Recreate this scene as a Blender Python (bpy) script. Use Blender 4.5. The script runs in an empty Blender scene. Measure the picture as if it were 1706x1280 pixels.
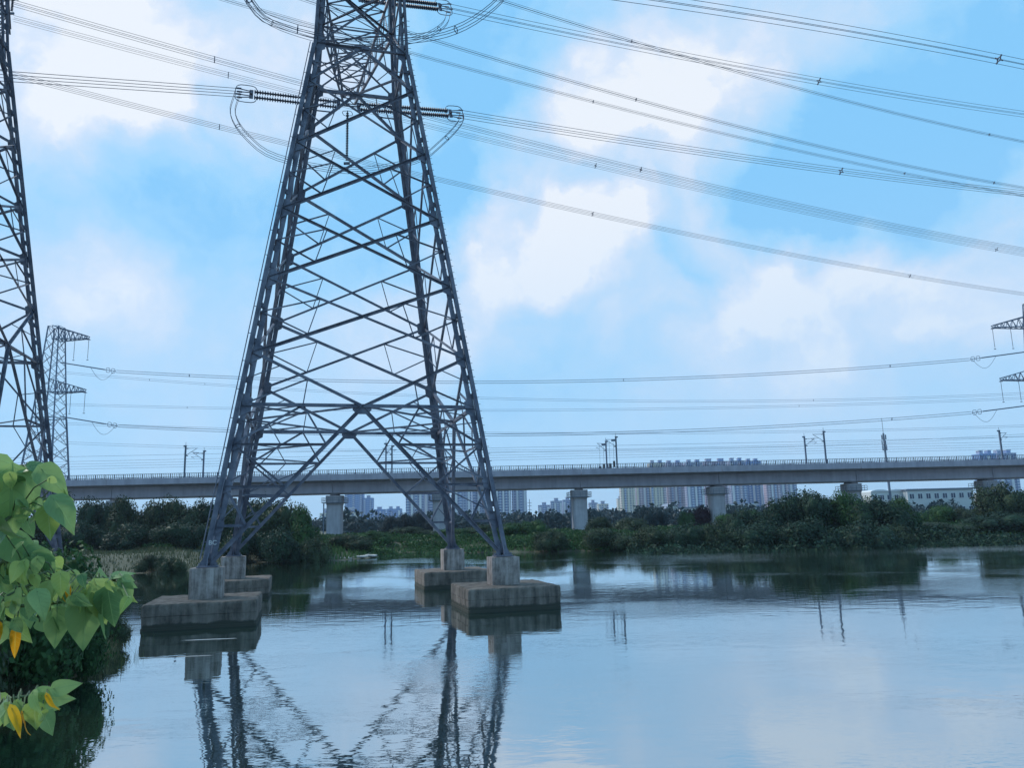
import bpy, math, random
import numpy as np
from mathutils import Vector, Matrix
random.seed(7); rng = np.random.RandomState(11)
S = bpy.context.scene
COL = S.collection

# ------------------------------------------------------------ camera
F = 1292.0; PITCH = 0.1758; ROLL = 0.025; EYE = 4.35
cp, sp = math.cos(PITCH), math.sin(PITCH); cr, sr = math.cos(ROLL), math.sin(ROLL)
R0 = Vector((1, 0, 0)); U0 = Vector((0, -sp, cp)); FW = Vector((0, cp, sp))
RR = cr * R0 - sr * U0; UU = sr * R0 + cr * U0
cam_d = bpy.data.cameras.new("camera"); cam = bpy.data.objects.new("camera", cam_d); COL.objects.link(cam)
cam_d.sensor_width = 36; cam_d.lens = F * 36 / 1706; cam_d.clip_start = 0.05; cam_d.clip_end = 20000
m = Matrix((RR, UU, -FW)).transposed().to_4x4(); m.translation = Vector((0, 0, EYE)); cam.matrix_world = m
S.camera = cam

def ray(px, py):
    X = (px - 853) / F; Y = (640 - py) / F
    return RR * X + UU * Y + FW
def at(px, py, depth):
    d = ray(px, py); return Vector((0, 0, EYE)) + d * (depth / d.y)
def onz(px, py, z=0.0):
    d = ray(px, py); return Vector((0, 0, EYE)) + d * ((z - EYE) / d.z)
def hor(px): return 869.5 - 0.025 * (px - 853)

# ------------------------------------------------------------ world
SUN_EL, SUN_AZ = 44.0, -62.0       # azimuth measured from +Y towards +X
S.render.engine = 'CYCLES'
S.view_settings.view_transform = 'Standard'; S.view_settings.look = 'None'
S.view_settings.exposure = 0.12; S.view_settings.gamma = 1.0; S.view_settings.use_curve_mapping = False
world = bpy.data.worlds.new("World"); S.world = world; world.use_nodes = True
SKY_STRENGTH = 0.1
def build_world():
    nt = world.node_tree; N = nt.nodes; L = nt.links; N.clear()
    def nd(t, **k):
        n = N.new(t)
        for a, b in k.items(): setattr(n, a, b)
        return n
    def put(s, v):
        if isinstance(v, bpy.types.NodeSocket): L.new(v, s)
        else: s.default_value = v
    def mth(op, a, b=None, c=None, clamp=False):
        n = nd('ShaderNodeMath', operation=op); n.use_clamp = clamp
        put(n.inputs[0], a)
        if b is not None: put(n.inputs[1], b)
        if c is not None: put(n.inputs[2], c)
        return n.outputs[0]
    out = nd('ShaderNodeOutputWorld'); bg = nd('ShaderNodeBackground'); L.new(bg.outputs[0], out.inputs[0])
    bg.inputs[1].default_value = SKY_STRENGTH
    sky = nd('ShaderNodeTexSky'); sky.sky_type = 'NISHITA'; sky.sun_disc = False
    sky.sun_elevation = math.radians(SUN_EL); sky.sun_rotation = math.radians(SUN_AZ)
    sky.air_density = 1.0; sky.dust_density = 0.4; sky.ozone_density = 2.0
    tc = nd('ShaderNodeTexCoord'); D = tc.outputs['Generated']
    sep = nd('ShaderNodeSeparateXYZ'); L.new(D, sep.inputs[0]); Z = sep.outputs[2]
    # pale blue daylight added to the physical sky (thin high haze)
    nz0 = nd('ShaderNodeTexNoise'); nz0.inputs['Scale'].default_value = 5.5; nz0.inputs['Detail'].default_value = 9; nz0.inputs['Roughness'].default_value = 0.56
    L.new(D, nz0.inputs['Vector'])
    warp = nd('ShaderNodeVectorMath', operation='MULTIPLY_ADD')
    sub = nd('ShaderNodeVectorMath', operation='SUBTRACT'); L.new(nz0.outputs['Color'], sub.inputs[0]); sub.inputs[1].default_value = (.5, .5, .5)
    L.new(sub.outputs[0], warp.inputs[0]); warp.inputs[1].default_value = (.25, .25, .2); L.new(D, warp.inputs[2])
    W = warp.outputs[0]
    # clouds as they stand in the sky: photo pixel of centre, radius (px), flattening, weight
    B = [(105, 75, 190, 1.0, 1.25), (330, 30, 190, 1.4, .55), (150, 150, 90, 1.0, .5), (470, 40, 110, 1, .45),
         (130, 490, 115, 1.2, .6), (250, 540, 150, 1.6, .35), (60, 560, 90, 1, .35),
         (860, 400, 100, 1.3, .72), (955, 400, 85, 1.1, .6), (1000, 470, 120, 1.1, .62), (850, 490, 130, 1.1, .45), (1040, 520, 70, 1, .35), (780, 430, 80, 1, .4),
         (640, 560, 100, 1.2, .62), (740, 530, 90, 1, .45), (690, 610, 150, 1.5, .3),
         (1100, 365, 95, 1.7, .55), (1180, 385, 60, 1.5, .35), (1060, 400, 60, 1.2, .3),
         (1240, 455, 110, 1.2, .66), (1350, 440, 120, 1.2, .6), (1200, 510, 90, 1.2, .45), (1440, 450, 100, 1.4, .42), (1330, 520, 140, 1.8, .35), (1540, 440, 120, 1.8, .32),
         (1620, 500, 110, 1.8, .62), (1700, 440, 110, 1, .42), (1690, 250, 130, 1.4, .6), (1590, 285, 80, 1.7, .45), (1640, 330, 90, 2, .35),
         (1000, 150, 130, 1.1, .44), (960, 240, 130, 1.5, .36), (1080, 90, 150, 1, .5), (1190, 110, 130, 1.2, .33), (1050, 290, 150, 2.2, .42), (870, 250, 100, 1.4, .42), (1300, 60, 230, 1.6, .52), (1480, 40, 150, 1.6, .3), (1180, 280, 150, 1.6, .2), (1200, 200, 150, 1.4, .4),
         (820, 330, 60, 1.6, .25), (900, 20, 60, 1.2, .3), (1430, 660, 260, 3.4, .4), (1250, 620, 180, 3.2, .32), (430, 620, 230, 2.6, .3), (560, 190, 130, 1.4, .3), (380, 170, 140, 1.4, .3),
         (1150, 590, 120, 3.5, .28), (1500, 590, 160, 3.5, .25), (60, 300, 150, 1.5, .25), (620, 60, 90, 1, .25),
         # blue gaps
         (260, 350, 150, 1.3, -.14), (380, 430, 140, 1.6, -.06), (860, 70, 100, .8, -.42), (760, 160, 80, 1.0, -.4), (940, 60, 60, .8, -.3), (1440, 195, 170, 1.5, -.45), (1560, 150, 140, 1.2, -.42), (1300, 300, 180, 2.6, -.5),
         (1500, 340, 150, 2.2, -.42), (1130, 430, 50, .8, -.45), (1120, 500, 40, .5, -.32), (1400, 385, 90, 3, -.3), (700, 330, 110, 1.1, -.3), (690, 400, 60, 1, -.2), (1480, 520, 60, 1.4, -.3), (900, 620, 140, 3, -.1), (560, 330, 90, 1, -.2),
         (870, 318, 130, 2.6, -.45), (1250, 385, 120, 2.6, -.25), (1080, 590, 200, 2.6, -.15), (1480, 620, 120, 3, -.1), (1650, 160, 120, 1, -.3)]
    tot = None
    for (px, py, r, fl, w) in B:
        c = ray(px, py).normalized(); rr = r / F * 1.22
        dm = nd('ShaderNodeVectorMath', operation='SUBTRACT'); L.new(W, dm.inputs[0]); dm.inputs[1].default_value = c
        sc = nd('ShaderNodeVectorMath', operation='MULTIPLY'); L.new(dm.outputs[0], sc.inputs[0]); sc.inputs[1].default_value = (1 / math.sqrt(fl), 1 / math.sqrt(fl), math.sqrt(fl))
        ln = nd('ShaderNodeVectorMath', operation='LENGTH'); L.new(sc.outputs[0], ln.inputs[0])
        mr = nd('ShaderNodeMapRange', interpolation_type='SMOOTHSTEP'); L.new(ln.outputs['Value'], mr.inputs[0])
        mr.inputs[1].default_value = rr * (1.08 if w >= .55 else 1.2); mr.inputs[2].default_value = rr * (.38 if w >= .55 else .2); mr.inputs[3].default_value = 0; mr.inputs[4].default_value = w * 1.12
        tot = mr.outputs[0] if tot is None else mth('ADD', tot, mr.outputs[0])
    mp = nd('ShaderNodeMapping'); L.new(D, mp.inputs[0]); mp.inputs['Scale'].default_value = (1, 1, 1.7)
    nz = nd('ShaderNodeTexNoise'); nz.inputs['Scale'].default_value = 2.4; nz.inputs['Detail'].default_value = 8; nz.inputs['Roughness'].default_value = .55; L.new(mp.outputs[0], nz.inputs['Vector'])
    nf = nd('ShaderNodeTexNoise'); nf.inputs['Scale'].default_value = 13; nf.inputs['Detail'].default_value = 7; nf.inputs['Roughness'].default_value = .6; L.new(W, nf.inputs['Vector'])
    base = mth('MULTIPLY_ADD', nz.outputs[0], 1.1, -0.42)
    fine = mth('MULTIPLY_ADD', nf.outputs[0], 0.8, -0.40)
    dens = mth('ADD', mth('ADD', mth('MULTIPLY', tot, .53), base), fine, clamp=True)
    ramp = nd('ShaderNodeValToRGB'); L.new(dens, ramp.inputs[0])
    el = ramp.color_ramp.elements
    k = 1 / SKY_STRENGTH
    def c3(r, g, b): return ((r / 255) ** 2.2 , (g / 255) ** 2.2 , (b / 255) ** 2.2 , 1)
    el[0].position = 0.0; el[0].color = c3(132, 199, 248); el[1].position = 1.0; el[1].color = c3(234, 241, 250)
    for p, c in ((.2, c3(152, 209, 250)), (.42, c3(170, 214, 250)), (.66, c3(192, 220, 248)), (.86, c3(214, 229, 249))):
        e = el.new(p); e.color = c
    # left part of the sky thinner and greyer; horizon paler
    hm = nd('ShaderNodeMapRange', interpolation_type='SMOOTHSTEP'); L.new(Z, hm.inputs[0]); hm.inputs[1].default_value = 0.46; hm.inputs[2].default_value = -0.02; hm.inputs[3].default_value = 0; hm.inputs[4].default_value = .72
    hz = nd('ShaderNodeMix', data_type='RGBA'); L.new(hm.outputs[0], hz.inputs[0]); L.new(ramp.outputs[0], hz.inputs[6]); hz.inputs[7].default_value = c3(172, 212, 248)
    sc2 = nd('ShaderNodeVectorMath', operation='SCALE'); L.new(hz.outputs[2], sc2.inputs[0]); sc2.inputs['Scale'].default_value = k
    mix = nd('ShaderNodeMix', data_type='RGBA'); mix.inputs[0].default_value = .93
    L.new(sky.outputs[0], mix.inputs[6]); L.new(sc2.outputs[0], mix.inputs[7])
    L.new(mix.outputs[2], bg.inputs[0])
build_world()
world.cycles.sampling_method = 'MANUAL'; world.cycles.sample_map_resolution = 512

sun_d = bpy.data.lights.new("sun", 'SUN'); sun_d.energy = 2.4; sun_d.angle = math.radians(12); sun_d.color = (1, .96, .9)
sun = bpy.data.objects.new("sun", sun_d); COL.objects.link(sun)
e_, a_ = math.radians(SUN_EL), math.radians(SUN_AZ)
sdir = Vector((math.sin(a_) * math.cos(e_), math.cos(a_) * math.cos(e_), math.sin(e_)))
sun.rotation_euler = sdir.to_track_quat('Z', 'Y').to_euler()

# ------------------------------------------------------------ materials
MATS = {}
def mat(name, col=(.5, .5, .5), rough=.7, metal=0., var=.0, scale=5., bump=0., bscale=None, col2=None, spec=.5, stretch=(1, 1, 1), coords='Object', detail=5):
    m = bpy.data.materials.new(name); m.use_nodes = True; nt = m.node_tree; N = nt.nodes; L = nt.links
    b = N['Principled BSDF']; b.inputs['Roughness'].default_value = rough; b.inputs['Metallic'].default_value = metal
    b.inputs['Base Color'].default_value = (*col, 1); b.inputs['Specular IOR Level'].default_value = spec
    if var or col2 or bump:
        tc = N.new('ShaderNodeTexCoord'); mp = N.new('ShaderNodeMapping'); mp.inputs['Scale'].default_value = stretch
        L.new(tc.outputs[coords], mp.inputs[0])
        nz = N.new('ShaderNodeTexNoise'); nz.inputs['Scale'].default_value = scale; nz.inputs['Detail'].default_value = detail; nz.inputs['Roughness'].default_value = .6
        L.new(mp.outputs[0], nz.inputs[0])
        c2 = col2 or tuple(min(1, c * (1 + var)) for c in col); c1 = col if col2 else tuple(c * (1 - var) for c in col)
        r = N.new('ShaderNodeValToRGB'); r.color_ramp.elements[0].position = .36; r.color_ramp.elements[1].position = .64
        r.color_ramp.elements[0].color = (*c1, 1); r.color_ramp.elements[1].color = (*c2, 1)
        L.new(nz.outputs[0], r.inputs[0]); L.new(r.outputs[0], b.inputs['Base Color'])
        if bump:
            n2 = N.new('ShaderNodeTexNoise'); n2.inputs['Scale'].default_value = bscale or scale * 4; n2.inputs['Detail'].default_value = 4
            L.new(mp.outputs[0], n2.inputs[0])
            bp = N.new('ShaderNodeBump'); bp.inputs['Strength'].default_value = bump; bp.inputs['Distance'].default_value = .05
            L.new(n2.outputs[0], bp.inputs['Height']); L.new(bp.outputs[0], b.inputs['Normal'])
    MATS[name] = m; return m
mat('steel', (.075, .08, .115), .55, .3, .3, 1.3, col2=(.19, .19, .235), detail=9)
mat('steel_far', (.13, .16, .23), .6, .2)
mat('wire', (.055, .07, .11), .6, .4)
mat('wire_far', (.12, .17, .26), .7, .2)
mat('insulator', (.04, .045, .07), .5, 0, spec=.2)
mat('rail_paint', (.16, .19, .25), .6, .2)
mat('rail_dark', (.07, .08, .12), .6, .2)
mat('leaf_stem', (.09, .13, .05), .6)
mat('bark', (.05, .04, .03), .9, var=.4, scale=8)
mat('white_paint', (.62, .63, .62), .6)
mat('sign_black', (.03, .03, .03), .6)

def concrete(name, c1, c2, streak, wet=None):
    m = bpy.data.materials.new(name); m.use_nodes = True; nt = m.node_tree; N = nt.nodes; L = nt.links
    b = N['Principled BSDF']; b.inputs['Roughness'].default_value = .88; b.inputs['Specular IOR Level'].default_value = .25
    g = N.new('ShaderNodeNewGeometry')
    mp = N.new('ShaderNodeMapping'); mp.inputs['Scale'].default_value = (1, 1, .10); L.new(g.outputs['Position'], mp.inputs[0])
    n1 = N.new('ShaderNodeTexNoise'); n1.inputs['Scale'].default_value = streak; n1.inputs['Detail'].default_value = 6; n1.inputs['Roughness'].default_value = .65; L.new(mp.outputs[0], n1.inputs[0])
    n2 = N.new('ShaderNodeTexNoise'); n2.inputs['Scale'].default_value = streak * .45; n2.inputs['Detail'].default_value = 8; n2.inputs['Roughness'].default_value = .7; L.new(g.outputs['Position'], n2.inputs[0])
    mx = N.new('ShaderNodeMath'); mx.operation = 'MULTIPLY_ADD'; L.new(n1.outputs[0], mx.inputs[0]); mx.inputs[1].default_value = .55
    m2 = N.new('ShaderNodeMath'); m2.operation = 'MULTIPLY'; L.new(n2.outputs[0], m2.inputs[0]); m2.inputs[1].default_value = .45; L.new(m2.outputs[0], mx.inputs[2])
    r = N.new('ShaderNodeValToRGB'); r.color_ramp.elements[0].position = .38; r.color_ramp.elements[1].position = .62
    r.color_ramp.elements[0].color = (*c1, 1); r.color_ramp.elements[1].color = (*c2, 1); L.new(mx.outputs[0], r.inputs[0])
    last = r.outputs[0]
    if wet:
        sp_ = N.new('ShaderNodeSeparateXYZ'); L.new(g.outputs['Position'], sp_.inputs[0])
        ad = N.new('ShaderNodeMath'); ad.operation = 'MULTIPLY_ADD'; L.new(n2.outputs[0], ad.inputs[0]); ad.inputs[1].default_value = .35; L.new(sp_.outputs[2], ad.inputs[2])
        mr = N.new('ShaderNodeMapRange'); mr.interpolation_type = 'SMOOTHSTEP'; L.new(ad.outputs[0], mr.inputs[0]); mr.inputs[1].default_value = .50; mr.inputs[2].default_value = .40; mr.inputs[3].default_value = 0; mr.inputs[4].default_value = 1
        mi = N.new('ShaderNodeMix'); mi.data_type = 'RGBA'; L.new(mr.outputs[0], mi.inputs[0]); L.new(last, mi.inputs[6]); mi.inputs[7].default_value = (*wet, 1); last = mi.outputs[2]
    L.new(last, b.inputs['Base Color'])
    bp = N.new('ShaderNodeBump'); bp.inputs['Strength'].default_value = .4; bp.inputs['Distance'].default_value = .04; L.new(n2.outputs[0], bp.inputs['Height']); L.new(bp.outputs[0], b.inputs['Normal'])
    MATS[name] = m
concrete('concrete_pad', (.055, .045, .038), (.21, .175, .15), 3.0, wet=(.045, .045, .035))
concrete('concrete_pedestal', (.11, .085, .075), (.43, .37, .345), 4.5)
concrete('concrete_bridge', (.33, .30, .35), (.46, .42, .48), .7)
concrete('concrete_pier', (.36, .33, .36), (.52, .49, .52), 1.2)

def leafmat(name, c1, c2, trans=.35, rough=.5, scale=.7, island=True):
    m = bpy.data.materials.new(name); m.use_nodes = True; nt = m.node_tree; N = nt.nodes; L = nt.links
    b = N['Principled BSDF']; b.inputs['Roughness'].default_value = rough; b.inputs['Specular IOR Level'].default_value = .08
    g = N.new('ShaderNodeNewGeometry')
    oi = N.new('ShaderNodeObjectInfo')
    n1 = N.new('ShaderNodeTexNoise'); n1.inputs['Scale'].default_value = scale; n1.inputs['Detail'].default_value = 3; L.new(g.outputs['Position'], n1.inputs[0])
    a = N.new('ShaderNodeMath'); a.operation = 'MULTIPLY_ADD'; L.new(g.outputs['Random Per Island'], a.inputs[0]); a.inputs[1].default_value = .3
    s = N.new('ShaderNodeMath'); s.operation = 'MULTIPLY'; L.new(n1.outputs[0], s.inputs[0]); s.inputs[1].default_value = .55; L.new(s.outputs[0], a.inputs[2])
    r = N.new('ShaderNodeValToRGB'); r.color_ramp.elements[0].position = .25; r.color_ramp.elements[1].position = .8
    r.color_ramp.elements[0].color = (*c1, 1); r.color_ramp.elements[1].color = (*c2, 1); L.new(a.outputs[0], r.inputs[0])
    L.new(r.outputs[0], b.inputs['Base Color'])
    if trans:
        t = N.new('ShaderNodeBsdfTranslucent'); L.new(r.outputs[0], t.inputs[0])
        mx = N.new('ShaderNodeMixShader'); mx.inputs[0].default_value = trans
        L.new(b.outputs[0], mx.inputs[1]); L.new(t.outputs[0], mx.inputs[2]); L.new(mx.outputs[0], N['Material Output'].inputs[0])
    MATS[name] = m
leafmat('foliage_dark', (.016, .032, .024), (.055, .10, .055), .15)
leafmat('foliage_olive', (.026, .04, .026), (.08, .112, .055), .15)
leafmat('foliage_green', (.025, .06, .026), (.08, .16, .05), .2)
leafmat('foliage_purple', (.03, .015, .025), (.07, .03, .045), .2)
leafmat('foliage_blue', (.025, .045, .055), (.05, .08, .08), .2)
leafmat('dry_grass', (.08, .075, .06), (.24, .21, .16), .2)
leafmat('grass_green', (.05, .11, .04), (.12, .2, .07), .25)
leafmat('bank_mix', (.06, .075, .04), (.19, .2, .115), .2)
leafmat('reed', (.05, .07, .03), (.14, .17, .07), .2)

def bigleaf(name, c, vein, var):
    m = bpy.data.materials.new(name); m.use_nodes = True; nt = m.node_tree; N = nt.nodes; L = nt.links
    b = N['Principled BSDF']; b.inputs['Roughness'].default_value = .42; b.inputs['Specular IOR Level'].default_value = .4
    tc = N.new('ShaderNodeTexCoord'); sep = N.new('ShaderNodeSeparateXYZ'); L.new(tc.outputs['Object'], sep.inputs[0])
    ab = N.new('ShaderNodeMath'); ab.operation = 'ABSOLUTE'; L.new(sep.outputs[0], ab.inputs[0])
    # side veins: stripes of (y - |x|)
    d = N.new('ShaderNodeMath'); d.operation = 'MULTIPLY_ADD'; L.new(ab.outputs[0], d.inputs[0]); d.inputs[1].default_value = -.75; L.new(sep.outputs[1], d.inputs[2])
    s = N.new('ShaderNodeMath'); s.operation = 'MULTIPLY'; L.new(d.outputs[0], s.inputs[0]); s.inputs[1].default_value = 42
    sn = N.new('ShaderNodeMath'); sn.operation = 'SINE'; L.new(s.outputs[0], sn.inputs[0])
    v = N.new('ShaderNodeMapRange'); L.new(sn.outputs[0], v.inputs[0]); v.inputs[1].default_value = .93; v.inputs[2].default_value = 1; v.inputs[3].default_value = 0; v.inputs[4].default_value = .6
    mv = N.new('ShaderNodeMapRange'); L.new(ab.outputs[0], mv.inputs[0]); mv.inputs[1].default_value = .02; mv.inputs[2].default_value = .008; mv.inputs[3].default_value = 0; mv.inputs[4].default_value = 1
    mm = N.new('ShaderNodeMath'); mm.operation = 'MAXIMUM'; L.new(v.outputs[0], mm.inputs[0]); L.new(mv.outputs[0], mm.inputs[1])
    nz = N.new('ShaderNodeTexNoise'); nz.inputs['Scale'].default_value = 2.2; nz.inputs['Detail'].default_value = 5; L.new(tc.outputs['Object'], nz.inputs[0])
    oi = N.new('ShaderNodeObjectInfo')
    rr = N.new('ShaderNodeMath'); rr.operation = 'MULTIPLY_ADD'; L.new(oi.outputs['Random'], rr.inputs[0]); rr.inputs[1].default_value = .55; 
    hf = N.new('ShaderNodeMath'); hf.operation = 'MULTIPLY'; L.new(nz.outputs[0], hf.inputs[0]); hf.inputs[1].default_value = .5; L.new(hf.outputs[0], rr.inputs[2])
    r = N.new('ShaderNodeValToRGB'); r.color_ramp.elements[0].position = .15; r.color_ramp.elements[1].position = .8
    r.color_ramp.elements[0].color = (*c, 1); r.color_ramp.elements[1].color = (*var, 1); L.new(rr.outputs[0], r.inputs[0])
    mi = N.new('ShaderNodeMix'); mi.data_type = 'RGBA'; L.new(mm.outputs[0], mi.inputs[0]); L.new(r.outputs[0], mi.inputs[6]); mi.inputs[7].default_value = (*vein, 1)
    L.new(mi.outputs[2], b.inputs['Base Color'])
    bp = N.new('ShaderNodeBump'); bp.inputs['Strength'].default_value = .5; bp.inputs['Distance'].default_value = .01; L.new(mm.outputs[0], bp.inputs['Height']); L.new(bp.outputs[0], b.inputs['Normal'])
    t = N.new('ShaderNodeBsdfTranslucent'); L.new(mi.outputs[2], t.inputs[0])
    mx = N.new('ShaderNodeMixShader'); mx.inputs[0].default_value = .4
    L.new(b.outputs[0], mx.inputs[1]); L.new(t.outputs[0], mx.inputs[2]); L.new(mx.outputs[0], N['Material Output'].inputs[0])
    MATS[name] = m
bigleaf('leaf_green', (.10, .22, .09), (.26, .42, .17), (.32, .48, .18))
bigleaf('leaf_lime', (.26, .38, .08), (.38, .52, .18), (.42, .55, .18))
bigleaf('leaf_yellow', (.75, .30, .015), (.8, .5, .06), (.85, .52, .03))

def water_mat():
    m = bpy.data.materials.new('pond_water'); m.use_nodes = True; nt = m.node_tree; N = nt.nodes; L = nt.links
    b = N['Principled BSDF']; b.inputs['Base Color'].default_value = (.02, .034, .022, 1); b.inputs['Roughness'].default_value = .015
    b.inputs['IOR'].default_value = 3.0; b.inputs['Specular IOR Level'].default_value = .5
    g = N.new('ShaderNodeNewGeometry')
    def noise(sc, det, st=(1, 1, 1)):
        mp = N.new('ShaderNodeMapping'); mp.inputs['Scale'].default_value = st; L.new(g.outputs['Position'], mp.inputs[0])
        n = N.new('ShaderNodeTexNoise'); n.inputs['Scale'].default_value = sc; n.inputs['Detail'].default_value = det; L.new(mp.outputs[0], n.inputs[0]); return n.outputs[0]
    patch = noise(.045, 3, (1, 1.6, 1)); pr = N.new('ShaderNodeMapRange'); pr.interpolation_type = 'SMOOTHSTEP'; L.new(patch, pr.inputs[0]); pr.inputs[1].default_value = .48; pr.inputs[2].default_value = .62; pr.inputs[3].default_value = .06; pr.inputs[4].default_value = 1.0
    fine = noise(5.5, 3, (.8, 1.3, 1)); mid = noise(1.1, 3, (.7, 1.3, 1)); broad = noise(.3, 2, (.8, 1.2, 1))
    # wind lane on the far right part of the pond
    sx = N.new('ShaderNodeSeparateXYZ'); L.new(g.outputs['Position'], sx.inputs[0])
    def ss(sock, a, b, c=0., d=1.):
        q = N.new('ShaderNodeMapRange'); q.interpolation_type = 'SMOOTHSTEP'; L.new(sock, q.inputs[0]); q.inputs[1].default_value = a; q.inputs[2].default_value = b; q.inputs[3].default_value = c; q.inputs[4].default_value = d; return q.outputs[0]
    def mul(a, b):
        q = N.new('ShaderNodeMath'); q.operation = 'MULTIPLY'; L.new(a, q.inputs[0])
        if isinstance(b, float): q.inputs[1].default_value = b
        else: L.new(b, q.inputs[1])
        return q.outputs[0]
    wob_ = N.new('ShaderNodeMath'); wob_.operation = 'MULTIPLY_ADD'; L.new(noise(.05, 3), wob_.inputs[0]); wob_.inputs[1].default_value = 16.; L.new(sx.outputs[1], wob_.inputs[2])
    lane = mul(mul(ss(wob_.outputs[0], 80., 100.), ss(sx.outputs[0], 2., 22.)), 3.0)
    pa = N.new('ShaderNodeMath'); pa.operation = 'ADD'; L.new(pr.outputs[0], pa.inputs[0]); L.new(lane, pa.inputs[1])
    f = N.new('ShaderNodeMath'); f.operation = 'MULTIPLY'; L.new(fine, f.inputs[0]); L.new(pa.outputs[0], f.inputs[1])
    f2 = N.new('ShaderNodeMath'); f2.operation = 'MULTIPLY'; L.new(f.outputs[0], f2.inputs[0]); f2.inputs[1].default_value = .0075
    g1 = N.new('ShaderNodeMath'); g1.operation = 'MULTIPLY_ADD'; L.new(mid, g1.inputs[0]); g1.inputs[1].default_value = .0062; L.new(f2.outputs[0], g1.inputs[2])
    g2 = N.new('ShaderNodeMath'); g2.operation = 'MULTIPLY_ADD'; L.new(broad, g2.inputs[0]); g2.inputs[1].default_value = .004; L.new(g1.outputs[0], g2.inputs[2])
    bp = N.new('ShaderNodeBump'); bp.inputs['Strength'].default_value = 1; bp.inputs['Distance'].default_value = 1.0; L.new(g2.outputs[0], bp.inputs['Height']); L.new(bp.outputs[0], b.inputs['Normal'])
    gl = N.new('ShaderNodeBsdfGlossy'); gl.inputs['Color'].default_value = (.84, .94, 1, 1); gl.inputs['Roughness'].default_value = .015; L.new(bp.outputs[0], gl.inputs['Normal'])
    ms = N.new('ShaderNodeMixShader'); ms.inputs[0].default_value = .45; L.new(b.outputs[0], ms.inputs[1]); L.new(gl.outputs[0], ms.inputs[2]); L.new(ms.outputs[0], N['Material Output'].inputs[0])
    MATS['water'] = m
water_mat()

# ------------------------------------------------------------ mesh helpers
class MB:
    def __init__(s): s.v = []; s.f = []
    def add(s, vs, fs):
        o = len(s.v); s.v += [tuple(v) for v in vs]; s.f += [tuple(i + o for i in f) for f in fs]; return s
    def box(s, c, d, rz=0):
        x, y, z = d[0] / 2, d[1] / 2, d[2] / 2; ca, sa = math.cos(rz), math.sin(rz)
        vs = [(c[0] + a * ca - b * sa, c[1] + a * sa + b * ca, c[2] + e) for a in (-x, x) for b in (-y, y) for e in (-z, z)]
        return s.add(vs, [(0, 1, 3, 2), (4, 6, 7, 5), (0, 4, 5, 1), (2, 3, 7, 6), (0, 2, 6, 4), (1, 5, 7, 3)])
    def frame(s, p, q, ref=None):
        p = Vector(p); q = Vector(q); d = (q - p).normalized()
        r = Vector(ref) if ref is not None else Vector((0, 0, 1))
        if abs(d.dot(r.normalized())) > .97: r = Vector((1, 0, .1))
        a = (r - d * r.dot(d)).normalized(); b = d.cross(a); return p, q, a, b
    def bar(s, p, q, w, h, ref=None):
        p, q, a, b = s.frame(p, q, ref)
        vs = [P + a * (i * w / 2) + b * (j * h / 2) for P in (p, q) for i, j in ((-1, -1), (1, -1), (1, 1), (-1, 1))]
        return s.add(vs, [(0, 3, 2, 1), (4, 5, 6, 7)] + [(i, (i + 1) % 4, (i + 1) % 4 + 4, i + 4) for i in range(4)])
    def angle(s, p, q, w, t=.018, ref=None, fl=1):
        p, q, a, b = s.frame(p, q, ref); b = b * fl
        prof = [(0, 0), (w, 0), (w, t), (t, t), (t, w), (0, w)]
        vs = [P + a * (x - w * .3) + b * (y - w * .3) for P in (p, q) for x, y in prof]
        return s.add(vs, [(5, 4, 3, 0), (3, 2, 1, 0), (6, 9, 10, 11), (6, 7, 8, 9)] + [(i, (i + 1) % 6, (i + 1) % 6 + 6, i + 6) for i in range(6)])
    def tube(s, pts, r, n=4, cap=True):
        pts = [Vector(p) for p in pts]; o = len(s.v); rad = r if hasattr(r, '__len__') else [r] * len(pts)
        for i, P in enumerate(pts):
            d = (pts[min(i + 1, len(pts) - 1)] - pts[max(i - 1, 0)]).normalized()
            ref = Vector((0, 0, 1)) if abs(d.z) < .9 else Vector((1, 0, 0))
            a = d.cross(ref).normalized(); b = d.cross(a)
            for k in range(n):
                t = 2 * math.pi * k / n; s.v.append(tuple(P + a * (rad[i] * math.cos(t)) + b * (rad[i] * math.sin(t))))
        for i in range(len(pts) - 1):
            for k in range(n):
                s.f.append((o + i * n + k, o + i * n + (k + 1) % n, o + (i + 1) * n + (k + 1) % n, o + (i + 1) * n + k))
        if cap:
            s.f.append(tuple(o + k for k in range(n))); s.f.append(tuple(o + (len(pts) - 1) * n + k for k in reversed(range(n))))
        return s
    def lathe(s, p, q, prof, n=8):          # prof: (distance along, radius)
        p = Vector(p); q = Vector(q); d = (q - p).normalized()
        return s.tube([p + d * t for t, _ in prof], [r for _, r in prof], n)
    def prism(s, poly, z0, z1):
        n = len(poly); vs = [(x, y, z0) for x, y in poly] + [(x, y, z1) for x, y in poly]
        return s.add(vs, [tuple(reversed(range(n))), tuple(range(n, 2 * n))] + [(i, (i + 1) % n, (i + 1) % n + n, i + n) for i in range(n)])
    def mesh(s, name, material):
        me = bpy.data.meshes.new(name); me.from_pydata(s.v, [], s.f); me.materials.append(MATS[material]); return me
    def build(s, name, material, parent=None, smooth=False):
        me = s.mesh(name, material); 
        if smooth: me.polygons.foreach_set('use_smooth', [True] * len(me.polygons))
        o = bpy.data.objects.new(name, me); COL.objects.link(o)
        if parent: o.parent = parent
        return o
def tag(o, label=None, cat=None, group=None, kind=None):
    if label: o['label'] = label
    if cat: o['category'] = cat
    if group: o['group'] = group
    if kind: o['kind'] = kind
    return o
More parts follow.
